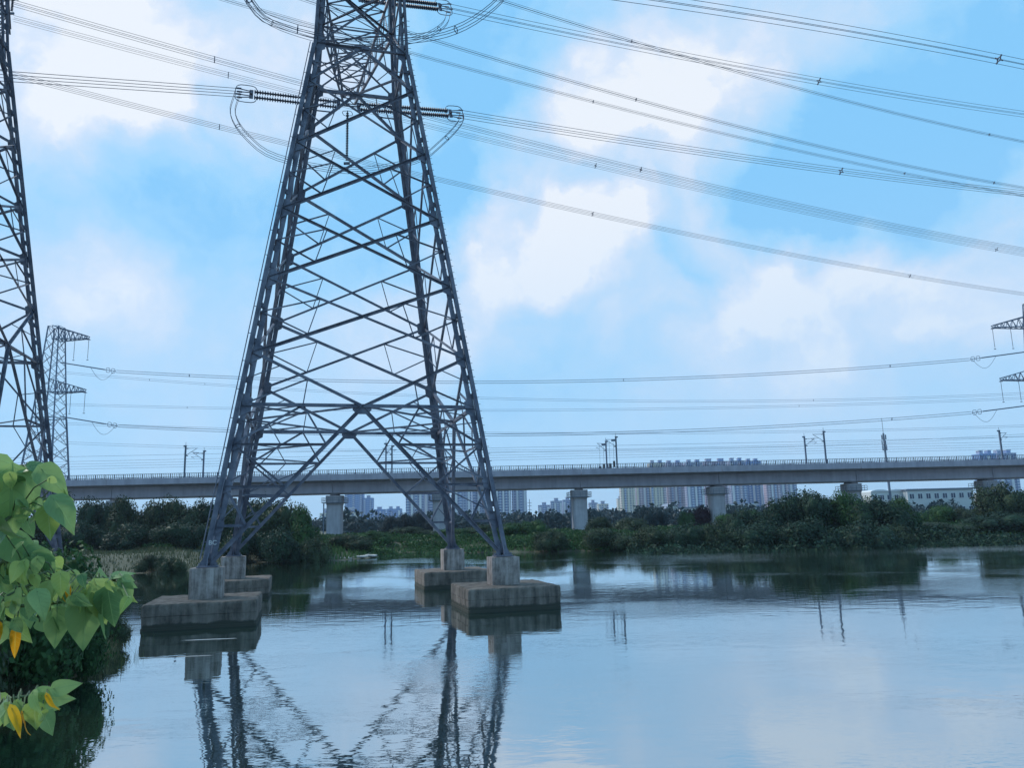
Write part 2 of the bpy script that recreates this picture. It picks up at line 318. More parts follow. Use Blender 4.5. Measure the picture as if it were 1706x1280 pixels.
def empty(name, loc, label, cat, group=None, rz=0, scale=None):
    o = bpy.data.objects.new(name, None); COL.objects.link(o); o.location = loc; o.rotation_euler = (0, 0, rz)
    if scale: o.scale = scale
    return tag(o, label, cat, group)
def link_copy(o, parent=None):
    c = o.copy(); COL.objects.link(c)
    if parent: c.parent = parent
    return c
def copy_tree(o, parent=None):
    c = link_copy(o, parent)
    for ch in list(o.children): copy_tree(ch, c)
    return c
def arr_mesh(name, V, Fq, material, k=4):
    me = bpy.data.meshes.new(name); V = np.asarray(V, np.float32); Fq = np.asarray(Fq, np.int32)
    me.vertices.add(len(V)); me.vertices.foreach_set('co', V.ravel())
    me.loops.add(Fq.size); me.loops.foreach_set('vertex_index', Fq.ravel())
    me.polygons.add(len(Fq)); me.polygons.foreach_set('loop_start', np.arange(len(Fq), dtype=np.int32) * k); me.polygons.foreach_set('loop_total', np.full(len(Fq), k, np.int32))
    me.update(calc_edges=True); me.materials.append(MATS[material]); return me

# ------------------------------------------------------------ terrain, pond
mat('earth', (.055, .06, .035), .95, col2=(.12, .115, .075), scale=.35, bump=.6, bscale=2, coords='Object', detail=9)
P2 = lambda px, py: tuple(onz(px, py)[:2])
shore = [(-9.2, 4.5), (-9.6, 12), P2(-5, 1172), P2(60, 1152), P2(120, 1128), P2(180, 1100), P2(214, 1056), (-17.5, 33), (-24, 42), (-40, 50), (-75, 54), (-110, 62), (-75, 70),
         P2(88, 960), P2(160, 957), P2(240, 955), P2(335, 951), P2(405, 939), P2(480, 934), P2(560, 935), P2(628, 929), P2(655, 921), P2(740, 922), P2(850, 921), P2(960, 919), P2(1080, 916), P2(1180, 914),
         P2(1350, 911), P2(1530, 908), P2(1600, 903), P2(1706, 899), (110, 112), (180, 110), (240, 60), (200, 4), (60, 3.5)]
SH = np.array(shore)
def sdist(X, Y):
    P = np.stack([X.ravel(), Y.ravel()], 1); d = np.full(len(P), 1e9); inside = np.zeros(len(P), bool)
    for i in range(len(SH)):
        a = SH[i]; b = SH[(i + 1) % len(SH)]; ab = b - a; t = np.clip(((P - a) @ ab) / (ab @ ab), 0, 1)
        d = np.minimum(d, np.hypot(*(P - a - t[:, None] * ab).T))
        c = (a[1] > P[:, 1]) != (b[1] > P[:, 1]); xi = (b[0] - a[0]) * (P[:, 1] - a[1]) / (b[1] - a[1] + 1e-12) + a[0]
        inside ^= c & (P[:, 0] < xi)
    return np.where(inside, -d, d).reshape(X.shape)
def wob(X, Y):
    return (np.sin(X * .21 + 1.3) * np.sin(Y * .17 + .4) + .6 * np.sin(X * .53 + Y * .31) + .4 * np.sin(X * 1.1 - Y * .9 + 2)) / 2
def ground_h(X, Y):
    X = np.asarray(X, float); Y = np.asarray(Y, float); D = sdist(X, Y) + .45 * wob(X * 2, Y * 2)
    near = (Y < 48) & (X < 60) & ((X < -8) | (Y < 8))
    top = np.where(near, 2.1, 1.55)
    top = np.where((Y > 48) & (X < -20), 1.7, top)
    wdt = np.where(near, 5.0, 9.0)
    t = np.clip(D / wdt, 0, 1); up = .06 + (top - .06) * (t * t * (3 - 2 * t)) ** .8 + .16 * wob(X, Y) * t
    up = np.where(Y > 130, up + np.clip((Y - 130) / 400, 0, 1) * .6, up)
    up = np.where((np.hypot(X, Y) < 4), 2.7, up)
    dn = np.maximum(-1.4, D * .35 - .05)
    return np.where(D > 0, up, dn)
def axis(a, b, step, far, n):
    c = np.arange(a, b + step / 2, step); g = np.geomspace(step, far, n); return np.concatenate([a - np.cumsum(g)[::-1], c, b + np.cumsum(g)])
gx = axis(-120, 130, 1.6, 700, 22); gy = axis(-12, 150, 1.4, 800, 22)
GX, GY = np.meshgrid(gx, gy); GZ = ground_h(GX, GY)
nx, ny = len(gx), len(gy); idx = np.arange(nx * ny).reshape(ny, nx)
FQ = np.stack([idx[:-1, :-1], idx[:-1, 1:], idx[1:, 1:], idx[1:, :-1]], -1).reshape(-1, 4)
gm = arr_mesh('ground', np.stack([GX, GY, GZ], -1).reshape(-1, 3), FQ, 'earth'); gm.polygons.foreach_set('use_smooth', [True] * len(gm.polygons))
g = bpy.data.objects.new('ground', gm); COL.objects.link(g); tag(g, 'earth banks and flat land around the pond', kind='structure')
w = MB(); w.add([(-130, -5, 0), (260, -5, 0), (260, 140, 0), (-130, 140, 0)], [(0, 1, 2, 3)])
tag(w.build('water', 'water'), 'calm pond water with fine ripple patches reflecting the sky', kind='structure')

# ------------------------------------------------------------ lattice towers
def lerp(a, b, t): return Vector(a) * (1 - t) + Vector(b) * t
def tower(name, label, loc, yaw, a, zb, levels, z7, subs, arms, top=60., w7=None, detail=True, hidden_from=41., group=None, smat='steel'):
    """local frame: x along the line, y along the cross arms, z from the foot"""
    root = empty(name, loc, label, 'electricity pylon', group, rz=yaw)
    w7 = w7 or 2.72
    def hw(z): return a + (w7 - a) * z / z7 if z < z7 else w7 + (1.5 - w7) * (z - z7) / (top - z7)
    def C(i, z): sx, sy = ((-1, -1), (1, -1), (1, 1), (-1, 1))[i]; h = hw(z); return Vector((sx * h, sy * h, z))
    bulk = MB()
    def mem(nm, p, q, size, ref=None):
        if detail and min(p[2], q[2]) < hidden_from: MB().angle(p, q, size, .016, ref, random.choice((-1, 1))).build(nm, smat, root)
        elif detail: bulk.angle(p, q, size, .016, ref)
        else: bulk.bar(p, q, size * .8, size * .8)
    faces = [(0, 1), (1, 2), (2, 3), (3, 0)]
    # legs: two angles back to back with battens
    for i in range(4):
        sx, sy = ((-1, -1), (1, -1), (1, 1), (-1, 1))[i]
        for z0, z1, fl in ((0., z7, .27), (z7, top, .2)):
            if detail:
                for part, (u, v) in enumerate(((1, 1), (-1, -1))):
                    mb = MB(); gp = .032; t = .03
                    for A in ((gp, gp, fl, t), (gp, gp, t, fl)):
                        x0, y0, dx, dy = A
                        quad = [(x0, y0), (x0 + dx, y0), (x0 + dx, y0 + dy), (x0, y0 + dy)]
                        vs = [(C(i, z).x + u * q[0] * (1 if i % 2 == 0 else -1), C(i, z).y + v * q[1], z) for z in (z0, z1) for q in quad]
                        mb.add(vs, [(0, 3, 2, 1), (4, 5, 6, 7)] + [(k, (k + 1) % 4, (k + 1) % 4 + 4, k + 4) for k in range(4)])
                    mb.build('leg', smat, root)
                bt = MB(); z = z0 + .5
                while z < min(z1, 42):
                    c = C(i, z); bt.box(c, (.34, .03, .3)); bt.box(c, (.03, .34, .3)); z += random.uniform(1.0, 1.35)
                tag(bt.build('batten_plates', smat, root), kind='stuff')
            else: bulk.bar(C(i, z0), C(i, z1), .36 if z0 == 0 else .26, .36 if z0 == 0 else .26)
        if detail:
            b = MB(); c = C(i, 0); b.box((c.x, c.y, .03), (.95, .95, .06)); 
            for (u, v) in ((1, 0), (-1, 0), (0, 1), (0, -1)):
                b.add([(c.x + u * .1 - v * .015, c.y + v * .1 - u * .015, .06), (c.x + u * .45 - v * .015, c.y + v * .45 - u * .015, .06), (c.x + u * .12 - v * .015, c.y + v * .12 - u * .015, .62),
                       (c.x + u * .1 + v * .015, c.y + v * .1 + u * .015, .06), (c.x + u * .45 + v * .015, c.y + v * .45 + u * .015, .06), (c.x + u * .12 + v * .015, c.y + v * .12 + u * .015, .62)],
                      [(0, 1, 2), (5, 4, 3), (0, 3, 4, 1), (1, 4, 5, 2), (2, 5, 3, 0)])
            for u in (-1, 1):
                for v in (-1, 1): b.tube([(c.x + u * .36, c.y + v * .36, .06), (c.x + u * .36, c.y + v * .36, .2)], .035, 6)
            b.build('base_plate', smat, root)
    H, Dg, Rd = ('horizontal_brace', 'diagonal_brace', 'redundant_brace')
    for (i, j) in faces:
        nrm = (C(i, 0) + C(j, 0)).normalized(); nrm.z = 0
        L = lambda z: C(i, z); R = lambda z: C(j, z)
        # belt and K to the feet
        cb = lerp(L(zb), R(zb), .5)
        mem(H, L(zb), cb, .2, nrm); mem(H, cb, R(zb), .2, nrm)
        if detail:
            gs = MB(); d = (R(zb) - L(zb)).normalized()
            gs.add([cb + nrm * o + d * x + Vector((0, 0, y)) for o in (-.02, .02) for x, y in ((-.5, .12), (.5, .12), (.5, -.2), (.28, -.42), (-.28, -.42), (-.5, -.2))],
                   [(5, 4, 3, 2, 1, 0), (6, 7, 8, 9, 10, 11)] + [(k, (k + 1) % 6, (k + 1) % 6 + 6, k + 6) for k in range(6)])
            gs.build('gusset_plate', smat, root)
        for E in (L, R):
            st = lambda z: lerp(cb, E(.12), (zb - z) / (zb - .12))
            mem(Dg, cb, E(.12), .2, nrm)
            zz = [zb] + list(subs)
            bm = lerp(E(zb), cb, .5)
            for k, z in enumerate(subs):
                mem(H, E(z), st(z), .13, nrm)
                if k + 1 < len(subs): mem(Rd, E(z), st(subs[k + 1]), .11, nrm)
            mem(Rd, E(subs[0]), bm, .12, nrm); mem(Rd, st(subs[0]), bm, .1, nrm)
            m0 = lerp(E(subs[0]), bm, .5); mem(Rd, m0, lerp(E(subs[0]), st(subs[0]), .5), .06, nrm); mem(Rd, m0, E((zb + subs[0]) / 2 + .2), .06, nrm)
            q = lerp(E(subs[0]), st(subs[1]), .5); mem(Rd, q, lerp(E(subs[0]), st(subs[0]), .5), .06, nrm); mem(Rd, q, E(subs[1] + .15), .06, nrm)
            q = lerp(E(subs[1]), st(subs[-1]), .5); mem(Rd, q, E(subs[-1] + .1), .05, nrm)
            # V up from the belt gusset
            dq = lerp(cb, E(levels[0]), .5); mem(Dg, cb, E(levels[0]), .17, nrm)
            mem(Rd, E(zb), dq, .09, nrm); mem(Rd, dq, bm, .06, nrm)
            mem(Rd, lerp(E(levels[0]), E(zb), .5), lerp(cb, E(levels[0]), .75), .06, nrm)
        # X panels
        for k in range(len(levels) - 1):
            z0, z1 = levels[k], levels[k + 1]; zm = (z0 + z1) / 2
            mem(Dg, L(z0), R(z1), .17 if k < 4 else .145, nrm); mem(Dg, R(z0), L(z1), .14, nrm)
            for E, G in ((L, R), (R, L)):
                q1 = lerp(E(z0), G(z1), .26); q2 = lerp(E(z1), G(z0), .26)
                mem(Rd, E(zm + .15), q1, .085, nrm); mem(Rd, E(zm + .15), q2, .085, nrm); mem(Rd, q1, q2, .055, nrm)
        # K to the waist belt
        z6 = levels[-1]; ct = lerp(L(z7), R(z7), .5)
        mem(H, L(z7), ct, .2, nrm); mem(H, ct, R(z7), .2, nrm)
        for E in (L, R): mem(Dg, ct, E(z6), .17, nrm); mem(Rd, lerp(ct, E(z6), .5), E((z6 + z7) / 2), .07, nrm); mem(Rd, lerp(ct, E(z6), .5), lerp(E(z7), ct, .5), .06, nrm)
        if detail:
            gs = MB(); d = (R(z7) - L(z7)).normalized(); gs.bar(ct - d * .45, ct + d * .45, .4, .04, Vector((0, 0, 1))); gs.build('gusset_plate', smat, root)
        if detail:
            for E, O in ((L, R), (R, L)):
                for z in [zb] + list(levels) + [z7] + list(subs):
                    big = z in levels or z in (zb, z7); w_, h_ = (.5, .62) if big else (.34, .36)
                    if z == levels[-1]: w_, h_ = .4, .5
                    d = (O(z) - E(z)).normalized(); p = E(z) + nrm * .02; e1 = (E(z + .5) - E(z)).normalized()
                    q = [p - e1 * h_, p + d * w_ - e1 * h_ * .55, p + d * w_ + e1 * h_ * .55, p + e1 * h_]
                    g_ = MB(); g_.add([v + nrm * o for o in (-.012, .012) for v in q], [(3, 2, 1, 0), (4, 5, 6, 7)] + [(k, (k + 1) % 4, (k + 1) % 4 + 4, k + 4) for k in range(4)])
                    for u in (.12, .24, .36):
                        for v in (-.22, 0, .22):
                            if u < w_ - .05 and abs(v) < h_ * .5: c_ = p + d * u + e1 * v; g_.tube([c_ - nrm * .03, c_ + nrm * .03], .018, 5)
                    g_.build('gusset_plate', smat, root)
        # upper body
        zs = [z7] + sorted({z for A in arms for z in (A[0], A[0] + 3.4)}) + [top]
        for k in range(len(zs) - 1):
            n = max(1, round((zs[k + 1] - zs[k]) / 3.6))
            for q in range(n):
                z0 = zs[k] + (zs[k + 1] - zs[k]) * q / n; z1 = zs[k] + (zs[k + 1] - zs[k]) * (q + 1) / n
                mem(Dg, L(z0), R(z1), .14, nrm); mem(Dg, R(z0), L(z1), .12, nrm)
                mem(Rd, lerp(L(z0), L(z1), .5), lerp(L(z0), R(z1), .25), .06, nrm); mem(Rd, lerp(R(z0), R(z1), .5), lerp(R(z0), L(z1), .25), .06, nrm)
            mem(H, L(zs[k + 1]), R(zs[k + 1]), .13, nrm)
    # diaphragms
    mids = lambda z: [lerp(C(i, z), C(j, z), .5) for i, j in faces]
    for z in (zb, z7):
        mm = mids(z)
        for k in range(4): mem('plan_brace', mm[k], mm[(k + 1) % 4], .12)
    if detail:
        mm = mids(zb)
        for k in range(4):
            cn = C((k + 1) % 4, zb); x = lerp(mm[k], mm[(k + 1) % 4], .5); mem('plan_brace', cn, x, .09)
            mem('plan_brace', lerp(cn, mm[k], .5), lerp(cn, mm[(k + 1) % 4], .5), .06)
    for z in subs[:2]:
        mm = mids(zb)
        for k in range(4):
            i = (k + 1) % 4; c = C(i, .12); t = (zb - z) / (zb - .12)
            mem('hip_brace', lerp(mm[k], c, t), lerp(mm[i], c, t), .09)
            mem('hip_brace', lerp(mm[k], c, t), C(i, z - (2.0 if z == subs[0] else 1.6)), .07); 
    for A in arms:
        z = A[0]; mem('plan_brace', C(0, z), C(2, z), .1); mem('plan_brace', C(1, z), C(3, z), .1)
    # cross arms: (z, length, direction, hanging)
    for (z, ln, sgn, az) in arms:
        mb = MB(); i, j = (2, 3) if sgn > 0 else (0, 1)
        h = hw(z); h2 = hw(z + 3.4)
        ca, sa = math.cos(az), math.sin(az)
        tip = Vector((-sa * ln * sgn, ca * ln * sgn, z + .3)); side = Vector((ca, sa, 0)) * .45
        for s in (-1, 1):
            lo0 = Vector((s * h, sgn * h, z)); hi0 = Vector((s * h2, sgn * h2, z + 3.4)); tp = tip + side * s; th = tip + side * s + Vector((0, 0, .5))
            sz = .17 if detail else .24
            mb.angle(lo0, tp, sz); mb.angle(hi0, th, sz)
            n = 6
            for k in range(n):
                t0, t1 = k / n, (k + 1) / n; p0, p1 = lerp(lo0, tp, t0), lerp(lo0, tp, t1); q0, q1 = lerp(hi0, th, t0), lerp(hi0, th, t1)
                mb.angle(q0, lerp(p0, p1, .5), .08 if detail else .13); mb.angle(lerp(p0, p1, .5), q1, .08 if detail else .13)
                mb.angle(lerp(p0, p1, .5), lerp(q0, q1, .5), .05 if detail else .08)
        n = 6
        for k in range(n):
            t0, t1 = k / n, (k + 1) / n
            pl = [lerp(Vector((s * h, sgn * h, z)), tip + side * s, t) for t in (t0, t1) for s in (-1, 1)]
            ql = [lerp(Vector((s * h2, sgn * h2, z + 3.4)), tip + side * s + Vector((0, 0, .5)), t) for t in (t0, t1) for s in (-1, 1)]
            for P in (pl, ql):
                for u, v in ((0, 3), (1, 2), (2, 3)): mb.angle(P[u], P[v], .08 if detail else .13)
        mb.build('cross_arm', smat, root)
    if bulk.v:
        o = bulk.build('upper_lattice' if detail else 'lattice_body', smat, root); tag(o, kind='stuff')
    root['_yaw'] = yaw
    def Wp(p): ca, sa = math.cos(yaw), math.sin(yaw); p = Vector(p); return Vector((loc[0] + p.x * ca - p.y * sa, loc[1] + p.x * sa + p.y * ca, loc[2] + p.z))
    return root, Wp, C

FOOT = EYE - 1.79
YAW = .263; TC = (-9.66, 47.06, FOOT)
main, MW, MC = tower('lattice_pylon', 'big steel lattice pylon on four concrete blocks in the pond, filling the middle', TC, YAW, 7.3, 8.08,
                     [10.97, 15.33, 19.69, 24.1, 28.6], 31.4, [6.02, 3.86, 1.9],
                     [(36.2, 13, 1, 0), (36.2, 7, -1, 0), (46.4, 11.5, 1, 0), (46.4, 6.5, -1, 0), (55.5, 12, 1, 0), (55.5, 7, -1, 0)])
sb = MB(); z = 1.5
while z < 34:
    for k, (u, v) in ((1, (1, 0)), (1, (0, 1))):
        q = MC(k, z); sb.tube([q + Vector((.05 * u, .05 * v, 0)), q + Vector((.42 * u, .42 * v, 0))], .016, 5); z += .2
tag(sb.build('step_bolts', 'steel', main), kind='stuff')
# climbing rail on the outer left leg
cl = MB(); p0, p1 = MC(0, .4) + Vector((-.42, -.1, 0)), MC(0, 31.4) + Vector((-.42, -.1, 0)); cl.tube([p0, p1], .03, 5)
for k in range(20): q = lerp(p0, p1, (k + .5) / 20); cl.tube([q, q + Vector((.36, .1, 0))], .02, 4)
cl.build('climbing_rail', 'steel', main)
# painted mark on the left leg
def text_part(txt, size, loc, rot, parent, material, name='painted_mark'):
    cu = bpy.data.curves.new(name, 'FONT'); cu.body = txt; cu.size = size; cu.extrude = .004; cu.align_x = 'CENTER'
    tmp = bpy.data.objects.new(name, cu); COL.objects.link(tmp); dg = bpy.context.evaluated_depsgraph_get()
    me = bpy.data.meshes.new_from_object(tmp.evaluated_get(dg)); bpy.data.objects.remove(tmp)
    me.materials.clear(); me.materials.append(MATS[material]); o = bpy.data.objects.new(name, me); COL.objects.link(o)
    o.location = loc; o.rotation_euler = rot; o.parent = parent; return o
c = MC(0, 1.15); text_part('BC', .3, (c.x + .02, c.y - .34, 1.05), (math.pi / 2, 0, 0), main, 'white_paint')

# left neighbour tower
pr = at(84, 781, 58)
LT = (-39.15, 48.2, FOOT)
ltow, LW, LC = tower('lattice_pylon', 'second large lattice pylon cut off by the left edge of the photo', LT, YAW, 8.0, 14.1,
                     [17.9, 21.7, 25.5, 30.1, 34.2], 37.1, [9.5, 6.5, 3.2], [(43, 11, 1, 0), (43, 11, -1, 0), (52, 10, 1, 0), (52, 10, -1, 0)], top=60, w7=3.18, hidden_from=48)

# foundations
def foundation(i, W, Cn, label, pad=4.75):
    c = W(Cn(i, 0)); yaw = YAW; root = empty('tower_foundation', (c.x, c.y, 0), label, 'concrete foundation', 'foundations under the pylon legs', rz=yaw)
    def chamf(s, ch): h = s / 2; return [(-h + ch, -h), (h - ch, -h), (h, -h + ch), (h, h - ch), (h - ch, h), (-h + ch, h), (-h, h - ch), (-h, -h + ch)]
    mb = MB(); P = []; C8 = chamf(pad, .07)
    for k in range(8):
        a, b = C8[k], C8[(k + 1) % 8]; m_ = 26 if k % 2 == 0 else 2
        P += [(a[0] + (b[0] - a[0]) * q / m_, a[1] + (b[1] - a[1]) * q / m_) for q in range(m_)]
    n = len(P); rj = random.Random(i + 3); rings = []
    for z_, ins_, jt in ((-1.2, 0, 0), (.1, 0, .01), (.13, .03, .012), (.55, .01, .01), (.585, .03, .01), (.62, .0, .01), (1.03, .0, .012), (1.1, .03, .022), (1.13, .08, .02)):
        rings += [(x * (1 - 2 * ins_ / pad) + rj.uniform(-jt, jt), y * (1 - 2 * ins_ / pad) + rj.uniform(-jt, jt), z_ + rj.uniform(-jt, jt) * (.8 if z_ > .9 else .4)) for x, y in P]
    mb.add(rings, [tuple(range(n - 1, -1, -1)), tuple(range(8 * n, 9 * n))] + [(k + r * n, (k + 1) % n + r * n, (k + 1) % n + (r + 1) * n, k + (r + 1) * n) for r in range(8) for k in range(n)])
    mb.build('pad', 'concrete_pad', root)
    mb = MB(); mb.prism(chamf(1.48, .12), 1.125, FOOT - .02); mb.build('pedestal', 'concrete_pedestal', root)
    return root
foundation(0, MW, MC, 'nearest left concrete block in the water, large pad with ribbed pedestal', 4.85)
foundation(1, MW, MC, 'front right concrete block in the water under the right leg')
foundation(2, MW, MC, 'rear right concrete block partly hidden behind the front right one')
foundation(3, MW, MC, 'rear left concrete block partly hidden behind the nearest left one')
for i, nm in ((0, 'near left'), (1, 'near right'), (2, 'rear right'), (3, 'rear left')):
    c = LW(LC(i, 0))
    r = empty('tower_foundation', (c.x, c.y, 0), 'concrete footing under the %s leg of the pylon at the left edge' % nm, 'concrete foundation', 'footings of the left pylon', rz=YAW)
    MB().box((0, 0, (FOOT - .02 - .5) / 2), (1.7, 1.7, FOOT - .02 + .5)).build('pedestal', 'concrete_pedestal', r)

# ------------------------------------------------------------ insulators, jumpers, conductors
def ring_pts(c, u, v, a, b, n=20):
    out = []
    for k in range(n + 1):
        t = 2 * math.pi * k / n; cx, cy = math.cos(t), math.sin(t)
        out.append(c + u * a * math.copysign(abs(cx) ** .55, cx) + v * b * math.copysign(abs(cy) ** .55, cy))
    return out
def tension_string(A, B, label, r=.2, pitch=.2, rad=.035, group='tension insulator strings', ringr=(.85, .75), mname='insulator', thick=1.):
    A, B = Vector(A), Vector(B); d = (B - A).normalized(); Lg = (B - A).length; side = Vector((0, 0, 1)) - d * d.z; side.normalize(); oth = d.cross(side)
    root = empty('tension_insulator', A, label, 'insulator string', group)
    s0, s1 = 1.0, Lg - 1.2
    for s in (-.24, .24):
        mb = MB(); prof = [(0, .04)]; x = 0
        n = max(2, int((s1 - s0) / pitch))
        for k in range(n): prof += [(x + .02, .075), (x + .07, r * thick), (x + .11, r * .9 * thick), (x + .13, .075)]; x += pitch
        p = d * s0 + side * s; mb.lathe(p, p + d, prof, 8); mb.build('disc_string', mname, root)
    for c in (s0 - .15, s1 + .15):
        mb = MB(); mb.bar(d * c - side * .38, d * c + side * .38, .06, .3, oth); mb.bar(d * c - oth * .3, d * c + oth * .3, .06, .16, side); mb.build('yoke_plate', 'steel', root)
    mb = MB(); mb.bar(Vector((0, 0, 0)), d * (s0 - .15), .09 * thick, .09 * thick); mb.build('link', 'steel', root)
    mb = MB(); c = d * (s1 + .55)
    mb.tube(ring_pts(c, d, side, *ringr), rad, 5, False); mb.build('grading_ring', 'steel', root)
    mb = MB()
    for (u, v) in ((1, 1), (1, -1), (-1, 1), (-1, -1)):
        q = d * Lg + side * .25 * u + oth * .25 * v; mb.tube([d * (s1 + .2) + side * .2 * u + oth * .1 * v, q], .045, 5); mb.tube([q - d * .3, q + d * .1], .07, 6)
    mb.build('conductor_clamp', 'steel', root)
    return root, d, side, oth
def para(A, B, k, n=40, s1=1.0):
    out = []
    for i in range(n + 1):
        s = s1 * i / n; P = A.lerp(B, s) if s <= 1 else A + (B - A) * s
        out.append(P - Vector((0, 0, 4 * k * s * (1 - s))))
    return out
def bundle(name, label, A, mid, B, rad=.022, sp=.25, s1=1., spacers=(), nsub=4, mname='wire', group=None, cat='power line', n=36):
    """A, B world points, mid a photo pixel the line hangs through"""
    A, B = Vector(A), Vector(B); h = (B - A); nv = Vector((h.y, -h.x, 0)).normalized()
    d = ray(*mid); t = nv.dot(A - Vector((0, 0, EYE))) / nv.dot(d); P = Vector((0, 0, EYE)) + d * t
    hh = Vector((h.x, h.y, 0)); s = (P - A).dot(hh) / hh.dot(hh); s = min(max(s, .03), .97)
    k = ((A.z * (1 - s) + B.z * s) - P.z) / (4 * s * (1 - s))
    k = max(-.5, k)
    root = empty(name, A, label, cat, group)
    pts = para(A, B, k, n, s1)
    offs = {4: ((1, 1), (1, -1), (-1, -1), (-1, 1)), 2: ((0, 1), (0, -1)), 1: ((0, 0),)}[nsub]
    up = Vector((0, 0, 1))
    for (u, v) in offs:
        MB().tube([p - A + nv * sp * u + up * sp * v for p in pts], rad, 4).build('conductor', mname, root)
    for s_ in spacers:
        c = Vector(A + (B - A) * s_) - Vector((0, 0, 4 * k * s_ * (1 - s_))) - A; mb = MB()
        w = .55 * sp
        cs = [c + nv * w * u + up * w * v for u, v in offs]
        if nsub == 4:
            for q in range(4):
                mb.bar(cs[q], cs[(q + 1) % 4], .05 + rad, .05 + rad); mb.bar(cs[q], c + nv * sp * 1.15 * offs[q][0] + up * sp * 1.15 * offs[q][1], .07 + rad, .07 + rad)
        else: mb.bar(c + up * sp, c - up * sp, .06 + rad, .06 + rad)
        mb.build('spacer', mname, root)
    return k
def s_at(A, B, px):
    """fraction along A-B whose vertical plane meets the photo column px (near mid height)"""
    best = (1e9, .5)
    for i in range(400):
        s = i / 266.; P = A + (B - A) * s - Vector((0, 0, EYE)); z = P.dot(FW)
        if z < 1: continue
        x = 853 + F * P.dot(RR) / z
        best = min(best, (abs(x - px), s))
    return best[1]
def quad_curve(name, label, P, rad, sp, cat='jumper cable', nseg=24, mname='wire', spacers=(.2, .5, .8), axis_=None):
    # smooth curve through 3D points (Catmull-Rom), four conductors
    P = [Vector(p) for p in P]; pts = []
    Q = [P[0] * 2 - P[1]] + P + [P[-1] * 2 - P[-2]]
    for i in range(1, len(Q) - 2):
        for k in range(nseg // (len(P) - 1) + 1):
            t = k / (nseg // (len(P) - 1) + 1); a, b, c, d = Q[i - 1], Q[i], Q[i + 1], Q[i + 2]
            pts.append(.5 * ((2 * b) + (c - a) * t + (2 * a - 5 * b + 4 * c - d) * t * t + (3 * b - a - 3 * c + d) * t ** 3))
    pts.append(P[-1]); A = P[0]; root = empty(name, A, label, cat, 'jumper cables'); ax = (axis_ or Vector((-.26, .97, 0)))
    def off(i, u, v):
        d = (pts[min(i + 1, len(pts) - 1)] - pts[max(i - 1, 0)]).normalized(); n = d.cross(ax).normalized(); return n * sp * v + ax * sp * u
    for (u, v) in ((1, 1), (1, -1), (-1, -1), (-1, 1)):
        MB().tube([p - A + off(i, u, v) for i, p in enumerate(pts)], rad, 4).build('conductor', mname, root)
    for s in spacers:
        i = int(s * (len(pts) - 1)); mb = MB(); cs = [pts[i] - A + off(i, u, v) for u, v in ((1, 1), (1, -1), (-1, -1), (-1, 1))]
        for q in range(4): mb.bar(cs[q], cs[(q + 1) % 4], .035, .035)
        mb.build('spacer', mname, root)

arm = lambda z, s, l=13: MW((0, s * l, z))
# far lower arm: strings to left and right
T1 = arm(36.3, 1)
Lend = at(396, 154, 57.6); Rend = at(768, 190, 64.5)
tension_string(T1, Lend, 'left horizontal insulator string at the far lower cross arm of the big pylon')
tension_string(T1, Rend, 'right sloping insulator string at the far lower cross arm of the big pylon')
quad_curve('jumper_cable', 'hanging jumper loop under the far lower cross arm of the big pylon',
           [Lend, at(388, 190, 57.8), at(412, 228, 58.2), at(462, 262, 59), at(580, 284, 60.5), at(690, 268, 62), at(735, 238, 63.2), at(766, 205, 64.2), Rend], .022, .19)
def post_ins(top, length, label, r=.13, mname='insulator', rr=.028):
    root = empty('suspension_insulator', top, label, 'insulator string', 'hanging jumper insulators'); prof = [(0, .04)]; x = .2
    while x < length - .3: prof += [(x, .05), (x + .05, r), (x + .09, .05)]; x += .15
    MB().lathe((0, 0, 0), (0, 0, -1), prof, 7).build('disc_string', mname, root)
    MB().tube(ring_pts(Vector((0, 0, -.25)), Vector((1, 0, 0)), Vector((0, 1, 0)), .4, .4, 12), rr, 4, False).build('grading_ring', 'steel', root)
    MB().box((0, 0, -length), (.5, .12, .2)).build('yoke_plate', 'steel', root); return root
tp = at(579, 184, 60); post_ins(tp, (tp - at(580, 272, 60)).length, 'upright rod insulator hanging inside the outline of the big pylon')
# far left-going conductors
A = Lend; B = at(-500, 92, 40.); bundle('power_line', 'four parallel wires running left from the big pylon to the left edge', A, (200, 140), B, .024, .25, 1., (), cat='power line')
A = Rend; B = at(1706, 322, 92); bundle('power_line', 'four wires from the far lower arm to the right edge, with one star spacer', A, (1206, 258), B, .024, .25, 1.35, (s_at(A, B, 1401), s_at(A, B, 2400)))
# far middle arm
T2 = arm(46.5, 1); R2 = at(749, 13, 65); L2 = at(400, -25, 57)
tension_string(T2, R2, 'insulator string at the top edge right of the big pylon'); tension_string(T2, L2, 'insulator string above the frame left of the big pylon')
A = R2; B = at(1706, 190, 93); bundle('power_line', 'four wires from the middle far arm falling to the upper right edge', A, (1206, 106), B, .024, .25, 1.35, (s_at(A, B, 1363),))
quad_curve('jumper_cable', 'jumper loop of the middle far cross arm beside the top of the pylon', [L2, at(440, 30, 58), at(520, 62, 59), at(600, 75, 61), at(690, 66, 62.5), at(738, 42, 64), R2], .022, .18)
B3 = at(-500, -200, 40.); bundle('power_line', 'wires running left above the frame from the middle far arm', L2, (-50, -85), B3, .024, .25)
